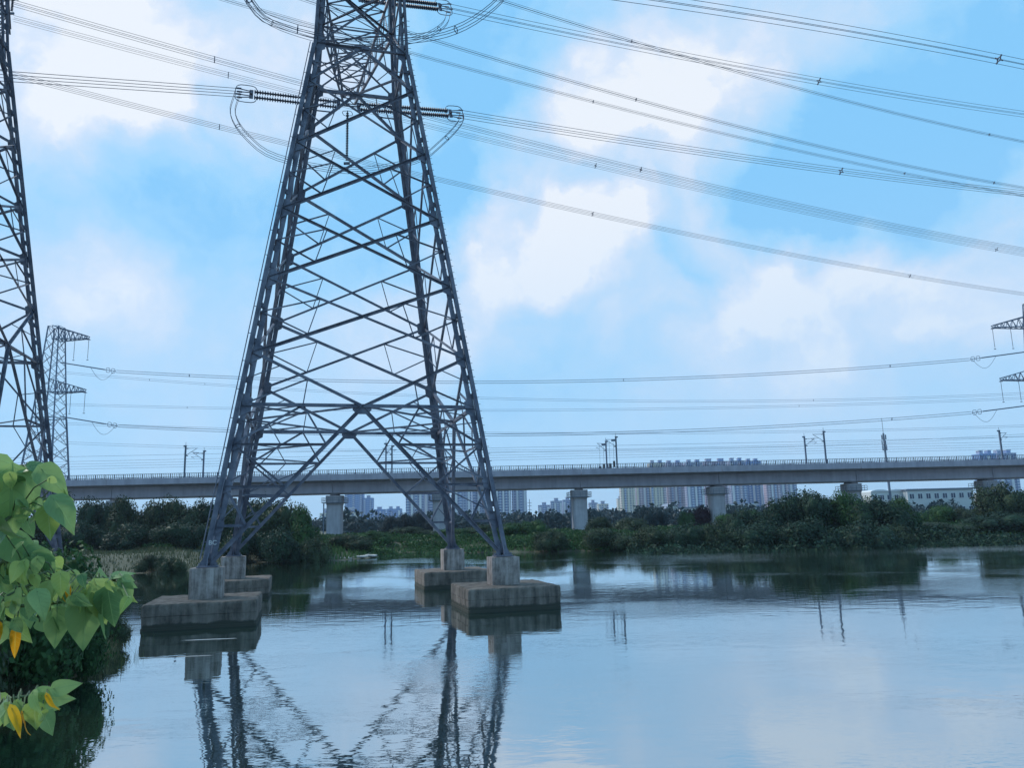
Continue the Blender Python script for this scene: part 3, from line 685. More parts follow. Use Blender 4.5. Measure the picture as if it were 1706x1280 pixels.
# near lower arm
T3 = arm(36.3, -1, 7); d3 = Vector((.93, .37, -.10)).normalized(); R3 = T3 + d3 * 9; L3 = T3 + Vector((-.966, -.26, -.03)).normalized() * 9
tension_string(T3, R3, 'right insulator string of the near lower cross arm above the frame'); tension_string(T3, L3, 'left insulator string of the near lower cross arm above the frame')
A = R3; B = at(1706, 107, 60); bundle('power_line', 'thick group of four wires crossing the top right corner', A, (1206, 17), B, .022, .25, 1.6, (s_at(A, B, 1665),))
quad_curve('jumper_cable', 'thick jumper loop hanging in from the top edge on both sides of the pylon', [L3, at(415, 0, 38), at(470, 40, 38.6), at(590, 66, 40), at(705, 62, 41.3), at(775, 42, 42.1), at(832, 0, 42.8), R3], .02, .17, spacers=(.17, .33, .5, .7))
# parallel circuits from the left pylon
def line(label, pts, d0, d1, nsub=4, rad=.024, sp=.22, s1=1.15, spx=(), mname='wire', cat='power line', name='power_line'):
    A = at(*pts[0], d0); B = at(*pts[-1], d1)
    return bundle(name, label, A, pts[1], B, rad, sp, s1, [s_at(A, B, x) for x in spx], nsub, mname, 'high voltage lines', cat)
G = 'lines passing behind the big pylon'
line('wires from the left pylon passing behind the big pylon, upper and nearer of the pair', [(20, 4), (709, 193), (1706, 416)], 70, 128, spx=(359, 1067))
line('wires from the left pylon passing behind the big pylon, fainter of the upper pair', [(22, 30), (709, 208), (1706, 424)], 84, 150, spx=(378, 989, 1660), sp=.25, rad=.022)
line('lowest faint wire group from the left pylon, sloping down to the right edge', [(20, 124), (740, 301), (1706, 490)], 92, 172, spx=(370, 984, 1516), sp=.25, rad=.026)
line('wires crossing the top of the pylon towards the middle of the right edge, second group', [(330, -60), (1050, 163), (1706, 313)], 78, 130, nsub=4, spx=(1058, 1656), sp=.15)
line('faint wires just below the second group, meeting the star spacer wires at the right', [(330, -14), (988, 169), (1706, 326)], 95, 150, spx=(988, 1507), sp=.16)
line('upper sloping wires crossing the middle arm wires on the right of the sky', [(560, -90), (1206, 113), (1706, 236)], 80, 128, spx=(1049, 1647), sp=.14)
# jumper insulator strings on the left pylon
for px, dd, nm in ((15, 66, 'inner'), (22, 66, 'outer')):
    q = at(px, -8, dd); post_ins(q, 1.9, '%s short hanging insulator beside the top of the left pylon' % nm)

# ------------------------------------------------------------ far pylons and their lines
def far_tower(px, label, mirror):
    D = 212.; c = at(px, 800, D); az = math.radians(45) * mirror; loc = (c.x, c.y, 1.6)
    arms = [(z, 12.5, -1, az) for z in (54.5, 40.5, 25.)] 
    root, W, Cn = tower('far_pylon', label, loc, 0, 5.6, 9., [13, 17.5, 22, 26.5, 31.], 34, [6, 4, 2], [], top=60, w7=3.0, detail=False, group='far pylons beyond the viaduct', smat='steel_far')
    return root, W, Cn, D
def far_arm(root, z, dx, dy, hw, zt=3.8):
    mb = MB(); L0 = [Vector((s * hw * .9, 0, z)) for s in (0,)]
    base = [Vector((0, -hw, z)), Vector((0, hw, z)), Vector((0, -hw, z + zt)), Vector((0, hw, z + zt))]; tip = Vector((dx, dy, z + .2))
    tips = [tip + Vector((0, -.4, 0)), tip + Vector((0, .4, 0)), tip + Vector((0, -.4, .6)), tip + Vector((0, .4, .6))]
    for b, t in zip(base, tips): mb.bar(b, t, .22, .22)
    n = 7
    for k in range(n):
        t0, tm, t1 = k / n, (k + .5) / n, (k + 1) / n
        for u, v in ((0, 2), (1, 3), (0, 1), (2, 3)):
            a, b_, c_ = lerp(base[v], tips[v], t0), lerp(base[u], tips[u], tm), lerp(base[v], tips[v], t1)
            mb.bar(a, b_, .13, .13); mb.bar(b_, c_, .13, .13)
    mb.build('cross_arm', 'steel_far', root)
fl, FLW, FLC, FD = far_tower(74, 'left far lattice pylon beyond the viaduct with two arms to the right', 1)
fr, FRW, FRC, _ = far_tower(1762, 'right far lattice pylon cut off by the right edge of the photo', -1)
for root, s, col in ((fl, 1, [(567, 148, 541), (655, 142, 628)]), (fr, -1, [(546, 1653, 524), (634, 1667, 608)])):
    for (yb, tx, yt) in col:
        lz = at(93 if s > 0 else 1712, yb, FD).z - 1.6; X = at(tx, yb, FD).x - root.location.x
        far_arm(root, lz, X, 0, 2.0)
        for px_ in ((tx, tx - 22 * s * (1.3 if yb < 600 else 1.3))):
            fr_ = 1.0 if px_ == tx else .58
            q = root.location + Vector((X * fr_, 0, lz + .1)); nm = 'outer' if px_ == tx else 'inner'
            ins = post_ins(q, 6.0, '%s thin hanging insulator under the %s arm of the %s far pylon' % (nm, 'top' if yb < 600 else 'lower', 'left' if s > 0 else 'right'), .1, 'steel_far', .04)
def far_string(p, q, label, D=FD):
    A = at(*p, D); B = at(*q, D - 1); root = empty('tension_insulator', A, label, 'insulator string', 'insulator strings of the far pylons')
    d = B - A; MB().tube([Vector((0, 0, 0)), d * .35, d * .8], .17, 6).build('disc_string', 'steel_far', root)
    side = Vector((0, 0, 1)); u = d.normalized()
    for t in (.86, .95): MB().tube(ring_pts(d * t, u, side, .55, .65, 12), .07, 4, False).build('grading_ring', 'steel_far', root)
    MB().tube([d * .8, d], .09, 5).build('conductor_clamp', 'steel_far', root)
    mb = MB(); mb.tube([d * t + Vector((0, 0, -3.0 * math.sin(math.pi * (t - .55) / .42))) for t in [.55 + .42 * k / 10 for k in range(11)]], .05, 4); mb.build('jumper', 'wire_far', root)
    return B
e1 = far_string((100, 604), (193, 619), 'upper horizontal string of the left far pylon'); e2 = far_string((100, 694), (196, 710), 'lower horizontal string of the left far pylon')
e3 = far_string((1712, 586), (1616, 599), 'upper horizontal string of the right far pylon'); e4 = far_string((1712, 676), (1619, 688), 'lower horizontal string of the right far pylon')
FR = .034
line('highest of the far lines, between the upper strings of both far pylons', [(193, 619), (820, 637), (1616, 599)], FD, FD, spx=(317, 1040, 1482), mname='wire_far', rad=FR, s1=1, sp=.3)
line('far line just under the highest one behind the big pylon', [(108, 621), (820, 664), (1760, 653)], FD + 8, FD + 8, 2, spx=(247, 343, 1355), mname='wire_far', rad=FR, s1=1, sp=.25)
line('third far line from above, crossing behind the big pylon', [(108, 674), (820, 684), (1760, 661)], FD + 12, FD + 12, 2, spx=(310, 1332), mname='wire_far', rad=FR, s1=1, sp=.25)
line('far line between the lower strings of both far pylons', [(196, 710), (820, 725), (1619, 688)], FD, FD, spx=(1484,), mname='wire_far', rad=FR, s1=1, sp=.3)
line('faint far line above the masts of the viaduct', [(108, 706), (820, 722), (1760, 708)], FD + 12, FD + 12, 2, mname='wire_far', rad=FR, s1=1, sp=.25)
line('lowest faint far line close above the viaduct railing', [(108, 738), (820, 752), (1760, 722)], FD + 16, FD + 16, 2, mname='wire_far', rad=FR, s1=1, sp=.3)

# ------------------------------------------------------------ viaduct
def brl(px): return None
BY0, BS = 181.5, .045                 # viaduct front edge: y = BY0 + BS*x
yaw_b = math.atan(BS)
def bpos(px, py=780, dy=0.):
    d = ray(px, py); t = (BY0 + dy) / (d.y - BS * d.x); return Vector((0, 0, EYE)) + d * t
ZT = bpos(900, 783).z; ZR = ZT + 1.15; ZB = ZT - 4.35
via = empty('railway_viaduct', (0, BY0, 0), 'long pale concrete railway viaduct crossing the whole view behind the pond', 'viaduct', rz=yaw_b)
def blx(px, py=820): p = bpos(px, py, 4.6); return p.x / math.cos(yaw_b)
piers = [-355, -172, 11, 193, 376, 558, 735, 967, 1197, 1425, 1652, 1880, 2110]
PX = [blx(p) for p in piers]
W_ = 12.2
prof = [(0, 0), (0, -.32), (.12, -1.35), (.0, -1.42), (3.05, -1.75), (3.75, -4.35), (W_ - 3.75, -4.35), (W_ - 3.05, -1.75), (W_, -1.42), (W_ - .12, -1.35), (W_, -.32), (W_, 0), (W_ - .25, 0), (W_ - .25, -1.0), (.25, -1.0), (.25, 0)]
def extr(profile, x0, x1):
    mb = MB(); n = len(profile); vs = [(x, y, ZT + z) for x in (x0, x1) for y, z in profile]
    mb.add(vs, [tuple(range(n)), tuple(reversed(range(n, 2 * n)))] + [(i, i + n, (i + 1) % n + n, (i + 1) % n) for i in range(n)]); return mb
for k in range(len(PX) - 1):
    x0, x1 = PX[k] + .07, PX[k + 1] - .07
    box = [(3.0, -1.72), (2.95, -4.35 + .25), (3.2, -4.35), (W_ - 3.2, -4.35), (W_ - 2.95, -4.1), (W_ - 3.0, -1.72)]
    extr(box, x0, x1).build('box_girder', 'concrete_bridge', via)
    wing = [(0, -.98), (0, -1.38), (3.0, -1.72), (W_ - 3.0, -1.72), (W_, -1.38), (W_, -.98)]
    wing = [(y, z + (.003 if z == -1.72 else 0)) for y, z in wing]
    extr(wing, x0, x1).build('deck_slab', 'concrete_bridge', via)
    for yy in (0.02, W_ - .22):
        extr([(yy, -.975), (yy, 0), (yy + .2, 0), (yy + .2, -.975)], x0 - .04, x1 + .04).build('parapet', 'concrete_bridge', via)
    # girder end pilaster (joint)
    MB().box((PX[k], W_ / 2, ZT - 2.9), (.5, W_ - 6.6, 2.3)).build('joint_block', 'concrete_pier', via)
for yy in (.12, W_ - .12):
    mb = MB(); x = PX[0]
    while x < PX[-1]: mb.box((x, yy, ZT + .5), (.10 if int(round((x - PX[0]) / .42)) % 5 else .2, .08, 1.0)); x += .42
    tag(mb.build('railing_posts', 'rail_dark', via), kind='stuff')
    mb = MB(); mb.box(((PX[0] + PX[-1]) / 2, yy, ZT + 1.02), (PX[-1] - PX[0], .09, .09)); mb.build('handrail', 'rail_dark', via)
    mb = MB(); mb.box(((PX[0] + PX[-1]) / 2, yy, ZT + .22), (PX[-1] - PX[0], .05, .05)); mb.build('handrail', 'rail_paint', via)
for i, x in enumerate(PX):
    p = MB(); w2, d2, r = 1.75, 1.9, .7; poly = []
    for cx, cy, a0 in ((w2 - r, -d2 + r, -90), (w2 - r, d2 - r, 0), (-w2 + r, d2 - r, 90), (-w2 + r, -d2 + r, 180)):
        for q in range(5): t = math.radians(a0 + q * 22.5); poly.append((x + cx + r * math.cos(t), W_ / 2 + cy + r * math.sin(t)))
    p.prism(poly, -2, ZB - 2.6); pr_ = p.build('pier', 'concrete_pier', via)
    cap = MB(); P0 = poly; cx0, cy0 = x, W_ / 2; P1 = [(cx0 + (a - cx0) * 1.12, cy0 + (b - cy0) * 1.12) for a, b in poly]; n = len(P0)
    z0, z1, z2 = ZB - 2.6, ZB - 1.9, ZB - .35
    cap.add([(a, b, z0) for a, b in P0] + [(a, b, z1) for a, b in P1] + [(a, b, z2) for a, b in P1], [tuple(reversed(range(n))), tuple(range(2 * n, 3 * n))] + [(k + r_ * n, (k + 1) % n + r_ * n, (k + 1) % n + (r_ + 1) * n, k + (r_ + 1) * n) for r_ in (0, 1) for k in range(n)])
    cap.build('pier_cap', 'concrete_pier', pr_)
    bb = MB()
    for yy in (-1.6, 1.6): bb.box((x, W_ / 2 + yy, ZB - .17), (1.6, .9, .33))
    bb.build('bearing_block', 'concrete_bridge', pr_)
    pf = MB(); zz = ZB - 2.0; ex, ey = 2.65, 2.7
    for a, b, c_, d_ in ((-ex, -ey, ex, -ey), (ex, -ey, ex, ey), (ex, ey, -ex, ey), (-ex, ey, -ex, -ey)):
        for h_ in (0, .55, 1.1): pf.bar((x + a, W_ / 2 + b, zz + h_), (x + c_, W_ / 2 + d_, zz + h_), .07, .07)
        for q in range(5): t = q / 4; X_ = x + a + (c_ - a) * t; Y_ = W_ / 2 + b + (d_ - b) * t; pf.bar((X_, Y_, zz), (X_, Y_, zz + 1.1), .07, .07)
    pf.box((x, W_ / 2 - 2.4, zz - .06), (5.3, .6, .08)); pf.box((x, W_ / 2 + 2.4, zz - .06), (5.3, .6, .08))
    for s in (-1, 1): pf.box((x + s * 2.34, W_ / 2, zz - .06), (.62, 4.2, .08))
    pf.build('work_platform', 'rail_paint', pr_)
    if i % 2 == 1: MB().tube([(x - 2.25, W_ / 2 - 2.0, -1), (x - 2.25, W_ / 2 - 2.0, ZB - 2)], .14, 6).build('drain_pipe', 'rail_paint', pr_)

# catenary masts
def catenary_mast(px, ytop, far, label, arm_dir, weights=False):
    dy = 10.6 if far else 1.2; b = bpos(px, 775, dy); h = bpos(px, ytop, dy).z - (ZT - 1.0)
    root = empty('catenary_mast', (b.x, b.y, ZT - 1.0), label, 'railway mast', 'overhead line masts on the viaduct', rz=yaw_b)
    mb = MB(); mb.box((0, 0, h * .46), (.28, .06, h * .92)); 
    for s in (-1, 1): mb.box((s * .15, 0, h * .46), (.04, .3, h * .92))
    mb.build('pole', 'rail_paint', root)
    mb = MB(); mb.tube([(0, 0, h * .92), (0, 0, h)], .05, 5); mb.box((0, 0, h * .915), (.5, .4, .08)); mb.box((-.25 * arm_dir, 0, h * .9), (.5, .12, .35)); mb.build('top_bracket', 'rail_paint', root)
    s = arm_dir; yy = -1 if far else 1
    mb = MB(); zt, zl = h * .84, h * .66
    mb.tube([(0, 0, zt), (s * 2.4, yy * .9, zt + .1)], .06, 5); mb.tube([(0, 0, zl), (s * 2.2, yy * .8, zt)], .06, 5); mb.tube([(s * 1.2, yy * .4, (zl + zt) / 2), (s * 2.7, yy * 1.0, (zl + zt) / 2 - .1)], .045, 5)
    mb.tube([(s * 2.7, yy, (zl + zt) / 2 - .1), (s * 1.9, yy * .9, (zl + zt) / 2 - .5)], .04, 5); mb.build('cantilever', 'rail_paint', root)
    for z in (zt, zl): MB().lathe((0, 0, z), (s, yy * .37, z), [(.15, .06), (.2, .14), (.3, .07), (.35, .14), (.45, .07), (.5, .14), (.6, .06)], 6).build('insulator', 'insulator', root)
    if weights:
        for xo, zz_ in ((-.9, h * .22), (-2.2, h * .16)):
            MB().tube([(xo * .75, 0, zz_ - .7), (xo * .75, 0, zz_ + .7)], .27, 8).build('balance_weight', 'sign_black', root)
            MB().tube([(xo * .75, 0, zz_ + .7), (xo * .75, 0, h * .8)], .03, 4).build('weight_cable', 'rail_paint', root)
        MB().box((-.5, 0, h * .82), (1.2, .3, .5)).build('tension_wheel', 'rail_paint', root)
for px, yt, far, lb, ad, wt in ((308, 737, 0, 'tall mast on the viaduct left of the big pylon', 1, 0), (339, 746, 1, 'shorter mast on the viaduct, just left of the big pylon leg', -1, 0),
        (643, 733, 1, 'left mast on the viaduct seen through the big pylon', 1, 0), (653, 738, 0, 'right mast on the viaduct seen through the big pylon', -1, 0),
        (1011, 730, 1, 'mast with hanging balance weights, left one of the pair right of the big pylon', -1, 1), (1028, 722, 0, 'tall mast with balance weights, right one of the pair right of the big pylon', -1, 1),
        (1344, 722, 1, 'mast on the viaduct left of the taller one, above the dark trees', 1, 0), (1377, 713, 0, 'taller mast on the viaduct above the dark trees', -1, 0),
        (1672, 712, 0, 'lone mast on the viaduct near the right edge, before a tower block', 1, 0)):
    catenary_mast(px, yt, far, lb, ad, wt)
for dy, zz, lb in ((2.2, 5.4, 'upper overhead wire along the near track'), (2.2, 4.2, 'lower contact wire along the near track'), (9.6, 5.4, 'upper overhead wire along the far track'), (9.6, 4.2, 'lower contact wire along the far track'), (.9, 6.4, 'feeder wire on the near mast tops')):
    o = MB().tube([(x, BY0 + BS * x + dy, ZT - 1 + zz) for x in (-150, 0, 170)], .03, 4).build('overhead_wire', 'wire_far'); tag(o, lb + ' on the viaduct', 'wire', 'overhead wires on the viaduct')

# ------------------------------------------------------------ antenna mast
c = at(1480, 800, 300); zt = at(1470, 722, 300).z; zz = at(1469, 697, 300).z
am = empty('antenna_mast', (c.x, c.y, 1.5), 'slim telecom mast with antenna cluster rising behind the viaduct', 'telecom mast')
MB().tube([(0, 0, 0), (0, 0, zt - 1.5)], [.55, .32], 10).build('pole', 'rail_paint', am)
MB().tube([(0, 0, zt - 1.5), (0, 0, zz - 1.5)], .09, 5).build('lightning_rod', 'rail_paint', am)
for k, zf in enumerate((0.0, -2.2, -4.2)):
    for q in range(3):
        t = q * 2.094 + k * .5; MB().box((math.cos(t) * .75, math.sin(t) * .75, zt - 3 + zf), (.35, .35, 1.7), t).build('panel_antenna', 'rail_paint', am)
    MB().tube(ring_pts(Vector((0, 0, zt - 3.9 + zf)), Vector((1, 0, 0)), Vector((0, 1, 0)), .8, .8, 12), .06, 4, False).build('platform_ring', 'rail_paint', am)

# ------------------------------------------------------------ city
def facade(name, wall, band, glass, floor=3.0, bay=3.6, wf=.55):
    m = bpy.data.materials.new(name); m.use_nodes = True; nt = m.node_tree; N = nt.nodes; L = nt.links; b = N['Principled BSDF']; b.inputs['Roughness'].default_value = .6
    tc = N.new('ShaderNodeTexCoord'); s = N.new('ShaderNodeSeparateXYZ'); L.new(tc.outputs['Object'], s.inputs[0])
    def per(sock, p, lo):
        a = N.new('ShaderNodeMath'); a.operation = 'MULTIPLY'; L.new(sock, a.inputs[0]); a.inputs[1].default_value = 1 / p
        f = N.new('ShaderNodeMath'); f.operation = 'FRACT'; L.new(a.outputs[0], f.inputs[0])
        g_ = N.new('ShaderNodeMath'); g_.operation = 'GREATER_THAN'; L.new(f.outputs[0], g_.inputs[0]); g_.inputs[1].default_value = lo; return g_.outputs[0]
    xy = N.new('ShaderNodeMath'); xy.operation = 'ADD'; L.new(s.outputs[0], xy.inputs[0]); L.new(s.outputs[1], xy.inputs[1])
    mu = N.new('ShaderNodeMath'); mu.operation = 'MULTIPLY'; L.new(per(s.outputs[2], floor, .45), mu.inputs[0]); L.new(per(xy.outputs[0], bay, 1 - wf), mu.inputs[1])
    m1 = N.new('ShaderNodeMix'); m1.data_type = 'RGBA'; L.new(mu.outputs[0], m1.inputs[0]); m1.inputs[6].default_value = (*wall, 1); m1.inputs[7].default_value = (*glass, 1)
    L.new(m1.outputs[2], b.inputs['Base Color']); MATS[name] = m
facade('facade_cream', (.66, .60, .50), None, (.16, .19, .30)); facade('facade_grey', (.38, .42, .55), None, (.16, .20, .34), wf=.7)
facade('facade_mauve', (.52, .44, .52), None, (.17, .18, .30), bay=3.1); facade('facade_blue', (.22, .34, .58), None, (.12, .22, .45), wf=.8, floor=3.4)
mat('bay_cream', (.74, .64, .46), .7); mat('bay_white', (.72, .73, .75), .7); mat('bay_mauve', (.50, .38, .46), .7); mat('bay_blue', (.20, .28, .48), .5)
def tower_block(x0, x1, ytop, D, wall, bays, label, boxes=2, depth=16, group='tower blocks behind the viaduct'):
    a = at(x0, 850, D); b = at(x1, 850, D); zt = at((x0 + x1) / 2, ytop, D).z; w = b.x - a.x; cx = (a.x + b.x) / 2
    r = empty('apartment_tower' if zt > 30 else 'apartment_block', (cx, D, 0), label, 'tower block' if zt > 30 else 'apartment block', group)
    MB().box((0, depth / 2, zt / 2), (w, depth, zt)).build('wall', wall, r)
    n = len(bays)
    for k, bm in enumerate(bays):
        if bm is None: continue
        bx = -w / 2 + w * (k + .5) / n; MB().box((bx, -.6, zt / 2 - 1), (w / n * .52, 1.2, zt - 2)).build('balcony_bay' if k % 2 else 'pilaster', bm, r)
        fl_ = MB(); z = 3.
        while z < zt - 3: fl_.box((bx, -1.3, z), (w / n * .5, .5, .9)); z += 3.1
        tag(fl_.build('balcony_rails', 'bay_white', r), kind='stuff')
    MB().box((0, depth / 2, zt + .5), (w + .3, depth + .3, 1.0)).build('roof_parapet', wall, r)
    for k in range(boxes):
        MB().box((-w / 2 + w * (k + .5) / boxes, depth / 2, zt + 2.8), (w * .34 / max(1, boxes - .4), 7, 3.6)).build('roof_box', 'bay_blue' if k % 2 else 'facade_grey', r)
        MB().box((-w / 2 + w * (k + .5) / boxes, depth / 2, zt + 4.9), (w * .42 / max(1, boxes - .4), 8, .5)).build('roof_box', 'bay_white', r)
    return r
c_, w_, m_, b_ = 'bay_cream', 'bay_white', 'bay_mauve', 'bay_blue'
TB = [(1036, 1060, 812, 980, 'facade_cream', (c_, b_, c_, None, c_), 'cream and blue striped high rise, leftmost of the right hand cluster'),
      (1061, 1084, 800, 1010, 'facade_mauve', (c_, m_, w_, b_), 'slim mauve and cream high rise beside the leftmost one'),
      (1086, 1112, 773, 1000, 'facade_cream', (b_, c_, None, c_, m_), 'cream high rise whose roof shows over the viaduct railing'),
      (1113, 1143, 773, 1030, 'facade_mauve', (m_, b_, w_, b_, m_), 'blue banded high rise second to show above the railing'),
      (1147, 1176, 772, 1000, 'facade_grey', (w_, b_, w_, b_, w_), 'blue grey high rise in the middle of the right hand cluster'),
      (1177, 1219, 770, 1040, 'facade_mauve', (m_, w_, m_, b_, m_, w_), 'wide mauve high rise behind the fourth pier'),
      (1221, 1247, 769, 1000, 'facade_grey', (w_, b_, m_, b_), 'grey high rise right of the fourth pier'),
      (1249, 1274, 770, 1030, 'facade_blue', (b_, w_, b_, w_), 'blue tinted high rise second right of the fourth pier'),
      (1281, 1303, 786, 1000, 'facade_mauve', (m_, w_, b_, m_), 'mauve high rise left of a gap over the dark trees'),
      (1304, 1331, 785, 1030, 'facade_grey', (w_, m_, w_, b_), 'grey high rise at the right end of the cluster above dark trees'),
      (1644, 1672, 757, 900, 'facade_blue', (b_, w_, b_), 'blue high rise near the right edge, left one of two'),
      (1673, 1706, 756, 915, 'facade_grey', (w_, b_, w_, b_), 'blue high rise at the right edge'),
      (826, 852, 806, 880, 'facade_grey', (w_, b_, w_, b_, w_), 'pale ribbed high rise just right of the big pylon leg'),
      (853, 878, 804, 900, 'facade_grey', (None, w_, b_, w_), 'pale ribbed high rise second right of the pylon leg'),
      (676, 704, 806, 900, 'facade_grey', (b_, w_, b_, w_), 'pale high rise left end of the row seen through the pylon'),
      (706, 738, 803, 930, 'facade_grey', (w_, b_, w_, b_), 'pale high rise behind the white pier inside the pylon outline'),
      (757, 785, 803, 900, 'facade_grey', (w_, b_, None, w_), 'pale high rise between the rear and front right pylon legs'),
      (787, 816, 805, 920, 'facade_grey', (b_, w_, None, w_), 'pale high rise behind the lower right pylon leg'),
      (574, 604, 800, 1250, 'facade_blue', (b_, None, b_, None, b_), 'tall glassy blue office tower right of the second pier'),
      (605, 620, 831, 1250, 'facade_blue', (b_, None, b_), 'stepped lower wing of the blue office tower'),
      (621, 641, 850, 1300, 'facade_blue', (w_, b_, w_, b_), 'low hazy block right of the blue office tower'),
      (644, 668, 849, 1350, 'facade_blue', (None, b_, None, w_), 'hazy flat block left of the bushy trees'),
      (897, 917, 843, 1150, 'facade_grey', (w_, b_, w_), 'hazy low apartment block left end of the distant row'),
      (918, 937, 836, 1120, 'facade_grey', (b_, w_, b_, w_), 'hazy middle height apartment block in the distant row'),
      (938, 955, 834, 1150, 'facade_grey', (w_, b_, w_), 'hazy apartment block just left of the third pier'),
      (982, 996, 839, 1150, 'facade_grey', (w_, b_, w_), 'hazy apartment block just right of the third pier'),
      (997, 1014, 841, 1100, 'facade_cream', (w_, b_, w_, b_), 'hazy low white block second right of the third pier'),
      (1030, 1038, 832, 1200, 'facade_cream', (c_, b_), 'thin cream slab beside the striped cluster'),
      (533, 560, 857, 700, 'facade_cream', (w_, b_, w_, b_, w_), 'small white framed block left of the second pier'),
      (573, 593, 856, 700, 'facade_cream', (w_, None, w_, b_), 'small white framed block right of the second pier')]
for t in TB: tower_block(*t, boxes=2 if t[1] - t[0] > 22 else 1)

# white house and factory halls
def hall(x0, x1, yb, yt, D, label, name, cols, rows, arch=0, roofm='bay_white', wallm='white_paint', winm='facade_blue', gable=False, ywin=(.35, .8)):
    a = at(x0, yb, D); b = at(x1, yb, D); zt = at((x0 + x1) / 2, yt, D).z; zb = 1.0; w = b.x - a.x; h = zt - zb
    r = empty(name, ((a.x + b.x) / 2, D, zb), label, 'building')
    MB().box((0, 9, h / 2), (w, 18, h)).build('wall', wallm, r)
    if gable:
        mb = MB(); e = .5; mb.add([(-w / 2 - e, -e, h), (w / 2 + e, -e, h), (0, -e, h + w * .42), (-w / 2 - e, 19, h), (w / 2 + e, 19, h), (0, 19, h + w * .42)], [(0, 1, 2), (5, 4, 3), (0, 3, 4, 1), (1, 4, 5, 2), (2, 5, 3, 0)]); mb.build('gable', wallm, r)
        for s in (-1, 1):
            MB().add([(0, -.8, h + w * .42 + .35), (s * (w / 2 + .9), -.8, h - .1), (s * (w / 2 + .9), 19.3, h - .1), (0, 19.3, h + w * .42 + .35), (0, -.8, h + w * .42 + .05), (s * (w / 2 + .9), -.8, h - .4), (s * (w / 2 + .9), 19.3, h - .4), (0, 19.3, h + w * .42 + .05)],
                     [(0, 1, 2, 3), (7, 6, 5, 4), (0, 4, 5, 1), (1, 5, 6, 2), (2, 6, 7, 3), (3, 7, 4, 0)]).build('roof', roofm, r)
    elif arch:
        for q in range(arch):
            c0 = -w / 2 + w * (q + .5) / arch; hw_ = w / arch / 2; mb = MB(); n = 10
            pts = [(c0 + hw_ * math.cos(math.pi * k / n), h + hw_ * .22 * math.sin(math.pi * k / n)) for k in range(n + 1)]
            mb.add([(x, y, z) for y in (-.3, 18.3) for x, z in pts], [tuple(range(n + 1)), tuple(reversed(range(n + 1, 2 * n + 2)))] + [(k, k + n + 1, k + n + 2, k + 1) for k in range(n)] + [(0, n, 2 * n + 1, n + 1)]); mb.build('roof', roofm, r)
    else: MB().box((0, 9, h + .25), (w + 1, 19, .5)).build('roof', roofm, r)
    for i in range(cols):
        for j in range(rows):
            cx = -w / 2 + w * (i + .5) / cols; cz = h * (ywin[0] + (ywin[1] - ywin[0]) * (j / max(1, rows - 1) if rows > 1 else .6)); ww = min(2.4, w / cols * .5); wh = min(1.8, h / rows * .5)
            wn = MB().box((cx, -.06, cz), (ww + .3, .12, wh + .3)).build('window', 'bay_white', r)
            MB().box((cx, -.14, cz), (ww, .04, wh)).build('pane', 'window_glass', wn)
            MB().box((cx, -.18, cz), (.12, .05, wh)).build('mullion', 'bay_white', wn)
    return r
mat('window_glass', (.05, .07, .12), .2)
mat('roof_grey', (.2, .23, .3), .7)
hall(1112, 1131, 862, 848, 330, 'small white gabled house beside the dark purple tree', 'gabled_house', 2, 2, gable=True, roofm='roof_grey')
hall(1134, 1176, 862, 847, 345, 'long grey roofed wing behind the small gabled house', 'long_house', 5, 1, roofm='roof_grey')
hall(1212, 1262, 862, 842, 340, 'long low white building right of the fourth pier', 'low_building', 6, 1)
hall(1455, 1515, 862, 819, 300, 'white works hall with curved roof, behind the tree line', 'factory_hall', 5, 2, arch=2)
hall(1516, 1627, 862, 816, 296, 'long white works building with two rows of dark windows', 'factory_hall', 8, 2, roofm='roof_grey')
hall(1655, 1700, 862, 822, 330, 'pale plain building behind the last pier', 'low_building', 4, 2)
pole = empty('utility_pole', tuple(at(883, 870, 400).xy) + (1.5,), 'thin utility pole left of the third pier', 'pole')
MB().tube([(0, 0, 0), (0, 0, at(883, 832, 400).z - 1.5)], .16, 5).build('post', 'rail_paint', pole)
for z_ in (8.5, 10.5, 12.): MB().box((0, 0, z_), (2.2, .2, .2)).build('crossbar', 'rail_paint', pole)

